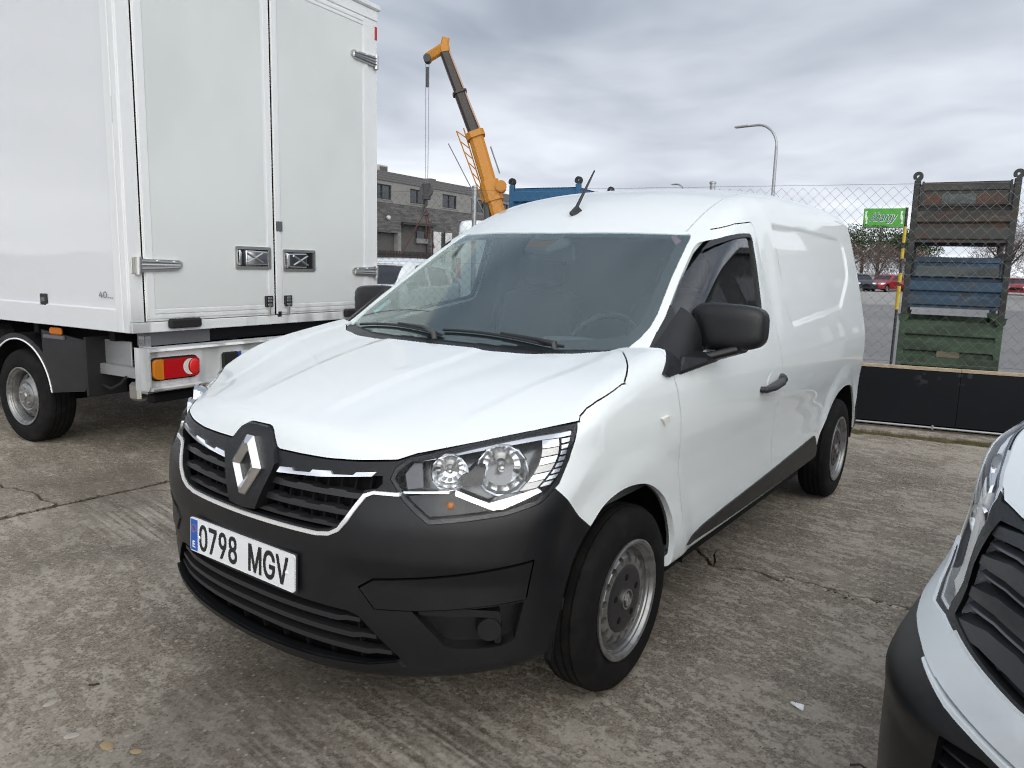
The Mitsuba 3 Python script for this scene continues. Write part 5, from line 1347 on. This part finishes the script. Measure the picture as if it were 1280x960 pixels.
blk = np.array([sh[0], sh[1], 4.25])
for q in (-.07, .07): obj('hoist_rope', tube([sh + off * q, blk + off * q * .7], .011, 5), 'rope', C_, True)
obj('anti_block_weight', beam(sh + [0, 0, -.3], sh + [0, 0, -1.05], .10, .06), 'crane_grey', C_, 20)
hb = obj('hook_block', cat_([beam(blk + [0, 0, .25], blk + [0, 0, -.35], .34, (.52, .36)), tube([blk + vd * .2, blk - vd * .2], .26, 20)]), 'crane_grey', C_, 20)
hk = blk + [0, 0, -.75]
obj('hook', tube([blk + [0, 0, -.3]] + [hk + off * .16 * math.cos(t) + np.array([0, 0, .20 * math.sin(t)]) for t in np.linspace(1.57, 5.4, 10)], .055, 8), 'crane_grey', hb, 40)
for q, z in ((-1.05, 2.45), (.35, 2.2), (.0, 2.6)): obj('sling', tube([hk, np.array([hk[0], hk[1], 0]) + off * q + vd * .2 * q + [0, 0, z - .35]], .024, 6), 'sling_red', C_, True)
# folded lattice jib along the boom
ax = (col - base) / np.linalg.norm(col - base)
j0, j1 = col + ax * .45, base + ax * 2.4
for o in (.66, .36): obj('jib_chord', tube([j0 - off * o, j1 - off * (.33 if o < .5 else .44)], .028, 6), 'yellow_paint', C_, 30)
for i in range(7):
    t = i / 7; obj('jib_brace', tube([j0 + (j1 - j0) * t - off * (.66 - .22 * t), j0 + (j1 - j0) * (t + .13) - off * (.36 - .03 * t)], .022, 5), 'yellow_paint', C_, 30)
obj('jib_stay', tube([col + ax * .1 + off * -1.1, base + ax * 1.7 - off * .45], .022, 5), 'rope', C_, True); obj('jib_stay', tube([col - ax * .6 + off * .45, col - ax * 1.7 + off * .50], .03, 5), 'rope', C_, True)
pv = base + ax * 2.75 + off * .40
obj('boom_pin', tube([pv + vd * .45, pv - vd * .45], .22, 16), 'yellow_paint', C_, 30); obj('boom_bracket', beam(base + ax * 2.3, base + ax * 3.1, .72, .66), 'yellow_paint', C_, 20)
obj('luffing_ram', tube([base + ax * 2.4 - off * .30, base - off * .75 + [0, 0, -.3]], .14, 12), 'crane_grey', C_, 30)
fwd = np.array([off[0], off[1], 0]); fwd /= np.linalg.norm(fwd); sd = np.array([-fwd[1], fwd[0], 0]); bc = np.array([base[0], base[1], 0])
CR = np.c_[fwd, sd, [0, 0, 1]]
for nm, a, m_ in (('turntable', (-1.6, 1.9, -1.1, 1.1, 1.45, 2.0), 'yellow_paint'), ('carrier', (-1.6, 7.2, -1.25, 1.25, .75, 1.4), 'yellow_paint'), ('counterweight', (1.9, 2.8, -1.2, 1.2, 1.2, 2.0), 'crane_grey')): obj(nm, xf_mesh(box(*a, .06), CR, bc), m_, C_, False)
ck = obj('crane_cab', xf_mesh(hull([(x, y, z) for y in (-1.15, -.35) for x, z in ((3.2, 1.45), (4.0, 1.45), (3.9, 2.2), (3.2, 2.35))], .08, 6), CR, bc), 'yellow_paint', C_, 30)
obj('cab_window', xf_mesh(box(3.3, 3.8, -1.25, -1.235, 1.75, 2.3), CR, bc), 'dark_glass', ck, False)
for x in (-.8, .7, 4.4, 5.9):
    for y in (-1.12, 1.12): obj('wheel', xf_mesh(tm(lathe([(.01, -.16), (.5, -.16), (.56, -.1), (.56, .1), (.5, .16), (.01, .16)], 28)), CR, bc + CR @ [x, y, .53]), 'tyre_rubber', C_, 30)


# parked cars: one smooth shell per kind, glass behind its openings
def car_field(spec):
    top, hw = table(spec['top']), spec['hw']

    def f(x, y, z):
        ay = np.abs(y); zz = np.clip(z, 0, 3)
        ys = hw - .035 * ((zz - .65) / .5) ** 2 * (zz < .65) - spec['tumble'] * np.clip(zz - spec['belt'], 0, 3)
        ys = ys - .10 * np.clip((np.abs(x - spec['mid']) - spec['half'] * .72) / (spec['half'] * .28), 0, 2) ** 2
        a = smax(ay - ys, (zz - top(x) + .05 * (ay / hw) ** 3) * .8, .16)
        a = smax(a, np.abs(x - spec['mid']) - spec['half'] + .10 * (ay / hw) ** 3, .14)
        return smax(a, .24 - zz, .05)
    return f


def make_car(spec, h=.05):
    f = car_field(spec); lo = np.array([spec['mid'] - spec['half'] - .15, -spec['hw'] - .12, .1]); hi = np.array([spec['mid'] + spec['half'] + .15, spec['hw'] + .12, spec['ht'] + .15])

    def solid(level, h):
        n = np.ceil((hi - lo) / h).astype(int) + 1; g_ = np.meshgrid(*[lo[i] + h * np.arange(n[i]) for i in range(3)], indexing='ij')
        P, T = surface_nets(f(*g_) - level, f, lo, h, level); return mf.Manifold(mf.Mesh(P.astype('f4'), T.astype('u4')))
    o, i_, g_ = solid(0, h), solid(-.05, h * 1.3), solid(-.03, h * 1.3)
    arch = mf.Manifold.batch_boolean([mf.Manifold.cylinder(3, .355, .355, 32).rotate((90, 0, 0)).translate((x, 1.5, .32)) - cube(x - .5, x + .5, -.5, .5, 0, 1) for x in spec['wheels']], mf.OpType.Add)
    wz = mf.Manifold.batch_boolean([prism(w, 'y', -2, 2) - cube(-9, 9, -.45, .45, 0, 3) for w in spec['side']] + [prism(w, 'x', x0, x1) for w, x0, x1 in spec['ends']], mf.OpType.Add)
    lampz = {k_: mf.Manifold.batch_boolean([cube(*q) for q in v], mf.OpType.Add) for k_, v in spec['lamps'].items()}
    allz = mf.Manifold.batch_boolean([wz] + list(lampz.values()), mf.OpType.Add)
    shell = o - i_
    parts = {'body': (shell - arch - wz - mf.Manifold.batch_boolean(list(lampz.values()), mf.OpType.Add), None, f, (0.0, -.05)), 'windows': (g_ ^ wz, 'dark_glass', f, (-.03,))}
    for k_, v in lampz.items(): parts[k_] = (shell ^ v, spec['lampmat'][k_], f, (0.0, -.05))
    parts['under_body'] = (i_ ^ cube(-9, 9, -spec['hw'] + .28, spec['hw'] - .28, .2, .6), 'deep_black', f, ())
    out = {}
    for k_, (m, b, f_, lv) in parts.items():
        v, t, nn = field_mesh(m, lv, f=f_) if lv else field_mesh(m, (), f=f_)
        out[k_] = ({'type': 'ply', 'filename': meshkit.write_ply((v, t), False, normals=nn), 'face_normals': False}, b)
    tw = lathe([(.01, -.09), (.19, -.10), (.28, -.10), (.315, -.06), (.315, .06), (.28, .10), (.20, .10), (.19, .06), (.01, .085)], 28)
    rimm = lathe([(.01, .092), (.06, .088), (.15, .07), (.19, .095), (.205, .102), (.20, .08)], 20)
    for x in spec['wheels']:
        for s in (1, -1):
            out[number_local(out, 'wheel')] = (mikit.ply(xf_mesh(tw, np.diag([1, s, 1.]), (x, s * (spec['hw'] - .13), .312)), None, 30), 'tyre_rubber')
            out[number_local(out, 'hub')] = (mikit.ply(xf_mesh(rimm, np.diag([1, s, 1.]), (x, s * (spec['hw'] - .13), .312)), None, 30), 'rim_silver')
    for s in (1, -1): out[number_local(out, 'door_mirror')] = (mikit.ply(hull([(spec['mx'], s * (spec['hw'] + .02), spec['belt'] + .07), (spec['mx'], s * (spec['hw'] + .13), spec['belt'] + .09)], .065, 5).to_mesh() and tm(hull([(spec['mx'], s * (spec['hw'] + .0), spec['belt'] + .07), (spec['mx'], s * (spec['hw'] + .13), spec['belt'] + .09)], .065, 5)), None, 30), 'lamp_black')
    return out


def number_local(d, k):
    if k not in d: return k
    i = 1
    while f'{k}_{i:03d}' in d: i += 1
    return f'{k}_{i:03d}'


def put_car(parts, paint, M, label, group=None, name='parked_car', cat='car', few=False):
    t = thing(name, label, cat, group)
    for k_, (d, b) in parts.items():
        if few and k_.startswith('door_mirror'): continue
        shape(k_, {**d, 'bsdf': {'type': 'ref', 'id': b or paint}, 'to_world': M}, t)
    return t


hatch = make_car(dict(hw=.88, half=2.1, mid=0, ht=1.5, belt=.93, tumble=.30, mx=.75, wheels=(-1.28, 1.30), top=[(-2.2, .95), (-2.0, 1.05), (-1.75, 1.30), (-1.45, 1.45), (-.6, 1.52), (.1, 1.48), (.5, 1.34), (1.0, 1.04), (1.4, .98), (1.9, .84), (2.2, .62)],
                      side=[[(-1.30, .98), (-1.22, 1.30), (-.30, 1.39), (-.26, .97)], [(-.20, .97), (-.20, 1.39), (.15, 1.37), (.75, 1.03), (.75, .99)], [(-1.75, 1.03), (-1.55, 1.24), (-1.40, 1.28), (-1.42, 1.0)]],
                      ends=[([(-.58, 1.40), (.58, 1.40), (.68, 1.02), (-.68, 1.02)], .35, 1.2), ([(-.55, 1.38), (.55, 1.38), (.62, 1.08), (-.62, 1.08)], -2.5, -1.6)],
                      lamps={'headlight': [(1.55, 2.3, .45, .86, .68, .84), (1.55, 2.3, -.86, -.45, .68, .84)], 'tail_light': [(-2.3, -1.75, .58, .95, .80, 1.05), (-2.3, -1.75, -.95, -.58, .80, 1.05)], 'grille': [(2.0, 2.3, -.5, .5, .42, .62)]}, lampmat={'headlight': 'reflector', 'tail_light': 'red_lens', 'grille': 'deep_black'}))
sedan = make_car(dict(hw=.90, half=2.3, mid=0, ht=1.47, belt=.92, tumble=.34, mx=.70, wheels=(-1.40, 1.42), top=[(-2.4, .85), (-2.2, 1.0), (-1.75, 1.05), (-1.2, 1.34), (-.6, 1.45), (0, 1.45), (.4, 1.34), (1.05, 1.01), (1.6, .93), (2.1, .78), (2.4, .60)],
                      side=[[(-1.25, .97), (-.95, 1.24), (-.30, 1.34), (-.28, .96)], [(-.22, .96), (-.22, 1.34), (.10, 1.33), (.70, 1.03), (.70, .98)]],
                      ends=[([(-.58, 1.36), (.58, 1.36), (.70, 1.02), (-.70, 1.02)], .3, 1.2), ([(-.55, 1.30), (.55, 1.30), (.64, 1.10), (-.64, 1.10)], -1.9, -.9)],
                      lamps={'headlight': [(1.75, 2.5, .48, .90, .64, .78), (1.75, 2.5, -.90, -.48, .64, .78)], 'tail_light': [(-2.5, -2.0, .55, .95, .75, .95), (-2.5, -2.0, -.95, -.55, .75, .95)], 'grille': [(2.15, 2.5, -.48, .48, .42, .66)]}, lampmat={'headlight': 'reflector', 'tail_light': 'red_lens', 'grille': 'deep_black'}))
bus = make_car(dict(hw=1.0, half=2.7, mid=0, ht=2.75, belt=1.35, tumble=.08, mx=1.9, wheels=(-1.6, 1.75), top=[(-2.8, 2.5), (-2.5, 2.70), (-1.5, 2.76), (1.0, 2.72), (1.45, 2.55), (2.0, 1.75), (2.2, 1.40), (2.6, 1.18), (2.85, .9)],
                    side=[[(.95, 1.35), (.95, 2.05), (1.45, 2.05), (1.9, 1.45), (1.9, 1.32)]], ends=[([(-.8, 2.30), (.8, 2.30), (.88, 1.50), (-.88, 1.50)], 1.3, 2.35)],
                    lamps={'headlight': [(2.3, 2.9, .6, 1.0, .8, 1.05), (2.3, 2.9, -1.0, -.6, .8, 1.05)], 'tail_light': [(-2.9, -2.5, .8, 1.1, 1.0, 1.6), (-2.9, -2.5, -1.1, -.8, 1.0, 1.6)], 'grille': [(2.5, 2.9, -.55, .55, .6, .85)]}, lampmat={'headlight': 'reflector', 'tail_light': 'red_lens', 'grille': 'deep_black'}), .07)


def plastic(c): return two({'type': 'plastic', 'diffuse_reflectance': rgb(c), 'int_ior': 1.5, 'nonlinear': False})


for nm, c in (('paint_slate', (.03, .035, .045)), ('paint_red', (.30, .02, .025)), ('paint_black', (.012, .013, .016)), ('paint_blue', (.03, .06, .12)), ('paint_silver', (.32, .33, .34)), ('paint_teal', (.015, .075, .12)), ('paint_grey', (.11, .115, .12))): mat(nm, plastic(c))
put_car(hatch, 'white_paint', place(-8.5, -8.9, -.035, 18), 'white hatchback behind the wire fence between the box truck and the van', 'cars on the lot behind the fence')
put_car(hatch, 'paint_teal', place(-4.75, -8.1, -.035, 143), 'dark teal hatchback nose showing behind the fence at the right edge of the truck box', 'cars on the lot behind the fence')
put_car(sedan, 'paint_slate', place(-9.6, -5.9, -.035, 40), 'dark slate sedan seen through the van windshield behind the fence', 'cars on the lot behind the fence')
put_car(bus, 'white_paint', place(-17.9, -13.55, -.035, 216), 'tall white van beyond the fence under the crane', name='delivery_van', cat='van')
cars = [(-68.5, -13.6, 'sedan', 'paint_slate', 'dark slate car at the left end of the far car row'), (-69.3, -11.6, 'sedan', 'paint_red', 'red car in the middle of the far car row'), (-72.5, -9.6, 'hatch', 'paint_black', 'black car right of the red one in the far row'), (-70.5, -7.4, 'hatch', 'paint_grey', 'grey car at the right end of the far row'),
        (-76, -15.5, 'hatch', 'paint_silver', 'silver car behind the dark slate car in the far lot'), (-77, -12.4, 'sedan', 'paint_black', 'black sedan behind the red car in the far lot'), (-78, -9.9, 'hatch', 'paint_silver', 'silver hatchback behind the black car in the far lot'), (-76, -2.5, 'sedan', 'paint_red', 'red sedan in the far lot behind the crates'), (-75, .8, 'hatch', 'paint_silver', 'silver hatchback in the far lot right of the crates')]
for i, (x, y, kind, pnt, lab) in enumerate(cars): put_car(hatch if kind == 'hatch' else sedan, pnt, place(x, y + 1.4, -.035, (25, -20, 15, 200, 30, 5, 190, 0, 20)[i]), lab, 'cars in the far row', few=True)

# street lamps
for (x, y, h, rz_, r, lab) in ((-33.1, -9.15, 8.05, 255, 2.1, 'tall grey street lamp with curved arm rising behind the van roof'), (-53.9, -22.4, 8.0, 243, 1.5, 'distant street lamp just showing over the van roof')):
    t = thing('street_lamp', lab, 'lamp'); M = place(x, y, -.035, rz_)
    a = np.linspace(0, math.pi / 2, 12); R_ = 1.1
    obj('pole', tube([(0, 0, 0), (0, 0, h - R_)] + [(R_ - R_ * math.cos(q), 0, h - R_ + R_ * math.sin(q)) for q in a[1:]] + [(r, 0, h + .03)], [.09, .07] + [.055] * 11 + [.04], 10), 'galvanised', t, 40, M)
    obj('lamp_head', tm(hull([(r - .6, -.08, h + .03), (r - .6, .08, h + .03), (r + .1, -.07, h + .04), (r + .1, .07, h + .04)], .05, 5)), 'unit_grey', t, 40, M)

# green billboard
t = thing('billboard', 'green roadside sign reading Abargy above the far trees', 'sign'); SM = place(-91.3, -14.9, 0, 10.3)
mat('sign_green', pr((.07, .36, .035), .5)); mat('sign_blue', pr((.02, .03, .16), .5)); mat('sign_white', pr((.75, .77, .75), .5)); mat('sign_back', pr((.2, .2, .2), .6))
obj('board', box(-.12, 0, -2.08, 2.08, 6.68, 8.69), 'sign_green', t, False, SM); obj('board_frame', box(-.14, .012, -2.12, 2.12, 6.55, 6.68), 'sign_back', t, False, SM); obj('post', tube([(-.25, -.15, -.03), (-.25, -.15, 6.7)], .16, 12), 'sign_back', t, 40, SM)
obj('letters_outline', xf_mesh(lettering('Abargy', .92, .01, 2.62, True, .3), FACE_X, (.004, 0, 7.75)), 'sign_white', t, False, SM); obj('letters', xf_mesh(lettering('Abargy', .86, .01, 2.52, False, .3), FACE_X, (.016, -.02, 7.75)), 'sign_blue', t, False, SM)
for s in (1, -1): obj('swirl', xf_mesh(tm(prism(shapely.union_all([LineString([(s * 1.78 + .10 * math.sin(q * 5 + o), 7.0 + q * 1.3) for q in np.linspace(0, 1, 14)]).buffer(.055) for o in (0, 1.6)]), 'x', 0, .012)), np.eye(3), (0, 0, .05)), 'sign_white', t, False, SM)

# striped pole
t = thing('striped_pole', 'thin pole with yellow and black bands beside the crate stack', 'pole'); PM = place(-9.70, .05, -.035, 0)
obj('pole', tube([(0, 0, 0), (0, 0, 2.36)], .019, 10), 'frame_dark', t, 40, PM)
mat('band_yellow', pr((.55, .40, .03), .5))
for z0, z1 in ((.95, 1.28), (1.33, 1.46), (1.66, 1.80), (1.88, 2.10)): obj('band', tube([(0, 0, z0), (0, 0, z1)], .021 if z0 > 1.5 else .026, 10), 'band_yellow', t, 40, PM)


# trees
def leafy(n, ctr, rad, size, seed, thin=.25, ascend=0.0):
    g = np.random.default_rng(seed); u = g.normal(size=(n, 3)); u /= np.linalg.norm(u, axis=1, keepdims=True)
    lump = meshkit.fbm(u * 1.7 + seed, 3, seed); rr = (g.random(n) ** .45) * (.62 + .75 * lump)
    P = np.array(ctr) + u * rr[:, None] * np.array(rad)
    keep = meshkit.noise(P * 1.3 + seed, seed) > .30; P = P[keep]; n = len(P)
    a = g.normal(size=(n, 3)); a[:, 2] += ascend; a /= np.linalg.norm(a, axis=1, keepdims=True); b = np.cross(a, g.normal(size=(n, 3))); b /= np.linalg.norm(b, axis=1, keepdims=True)
    s = size * g.uniform(.5, 1.3, (n, 1)); V = np.stack([P - a * s, P + a * s, P + b * s * thin], 1).reshape(-1, 3)
    return trimesh.Trimesh(V, np.arange(3 * n).reshape(-1, 3), process=False)


mat('twigs_brown', pr(mikit.proc(lambda p, n, uv: mix((.085, .055, .045), (.17, .12, .10), fbm(p.x * .8, p.y * .8, p.z * .8, 3))), .9)); mat('bark', pr((.05, .038, .03), .95)); mat('needles', two({'type': PR, 'base_color': mikit.proc(lambda p, n, uv: mix((.018, .032, .012), (.055, .080, .026), fbm(p.x * .7, p.y * .7, p.z * .9, 3))), 'roughness': .8}))


def tree(x, y, h, w, kind, seed, label):
    t = thing('bare_tree' if kind == 'bare' else 'pine_tree', label, 'tree'); g = np.random.default_rng(seed); M = place(x, y, -.035, seed * 40)
    th = h * (.34 if kind == 'bare' else .55)
    limbs = [tube([(0, 0, 0), (.05, .02, th * .6), (.02, .06, th)], [h * .028, h * .022, h * .017], 7)]
    for i in range(9):
        q = i * 2.4 + g.random(); e = np.array([math.cos(q) * w * .34, math.sin(q) * w * .34, th + (h - th) * g.uniform(.35, .85)])
        limbs.append(tube([(.02, .06, th * .93), np.array([.02, .06, th]) * .5 + e * .5 + [0, 0, .1], e], [h * .012, h * .008, h * .003], 5))
    obj('trunk', cat_(limbs), 'bark', t, 40, M)
    if kind == 'bare': obj('crown', leafy(9500, (0, 0, h * .60), (w * .54, w * .54, h * .40), .17, seed, .14, .4), 'twigs_brown', t, False, M)
    else: obj('crown', leafy(6500, (0, 0, h * .74), (w * .55, w * .55, h * .30), .17, seed, .6), 'needles', t, False, M)


tree(-84.0, -20.1, 4.4, 4.2, 'bare', 1, 'bare brown tree at the left of the far row, half behind the van'); tree(-83.0, -16.6, 4.7, 4.4, 'bare', 2, 'bare brown tree in front of the left part of the pine'); tree(-82.0, -13.2, 4.6, 4.4, 'bare', 3, 'bare brown tree in the middle of the far row below the green sign')
tree(-82.5, -10.2, 4.3, 3.8, 'bare', 4, 'bare brown tree right of the middle of the far row'); tree(-90.0, -16.4, 6.7, 8.4, 'pine', 5, 'round green pine behind the bare trees on the left'); tree(-92.0, -12.2, 6.2, 6.4, 'pine', 6, 'smaller green pine behind the bare trees on the right')
tree(-58.0, -1.2, 6.0, 5.0, 'bare', 7, 'bare tree seen through the gap of the crate stack'); tree(-64, 1.9, 4.8, 4.6, 'bare', 9, 'bare tree beyond the right edge of the crate stack'); tree(-76, 8.5, 5.6, 5.0, 'bare', 10, 'bare tree far right beyond the fence')
# long low hall beside the yard, out of the picture, seen only mirrored in the van's flank
H_ = thing('brick_hall', 'long dark brick hall beside the yard, mirrored in the flank of the van', 'building'); HM = place(-6, 13, -.035, 3)
obj('wall', box(-58, -14, 0, .4, 0, 8.2), 'dark_brick', H_, False, HM); obj('roof', box(-58.2, -13.8, -.3, 12, 8.2, 8.6), 'cladding', H_, False, HM)
for zz in (1.2, 5.2):
    for x in range(-56, -17, 5):
        k = obj('window', box(x, x + 2.6, -.03, .02, zz, zz + 1.5), 'window_glass', H_, False, HM)
        obj('window_frame', box(x - .06, x + 2.66, -.05, -.031, zz + 1.5, zz + 1.6), 'pale_panel', k, False, HM)
obj('string_course', box(-58, -14, -.06, -.001, 4.2, 4.6), 'pale_panel', H_, False, HM)
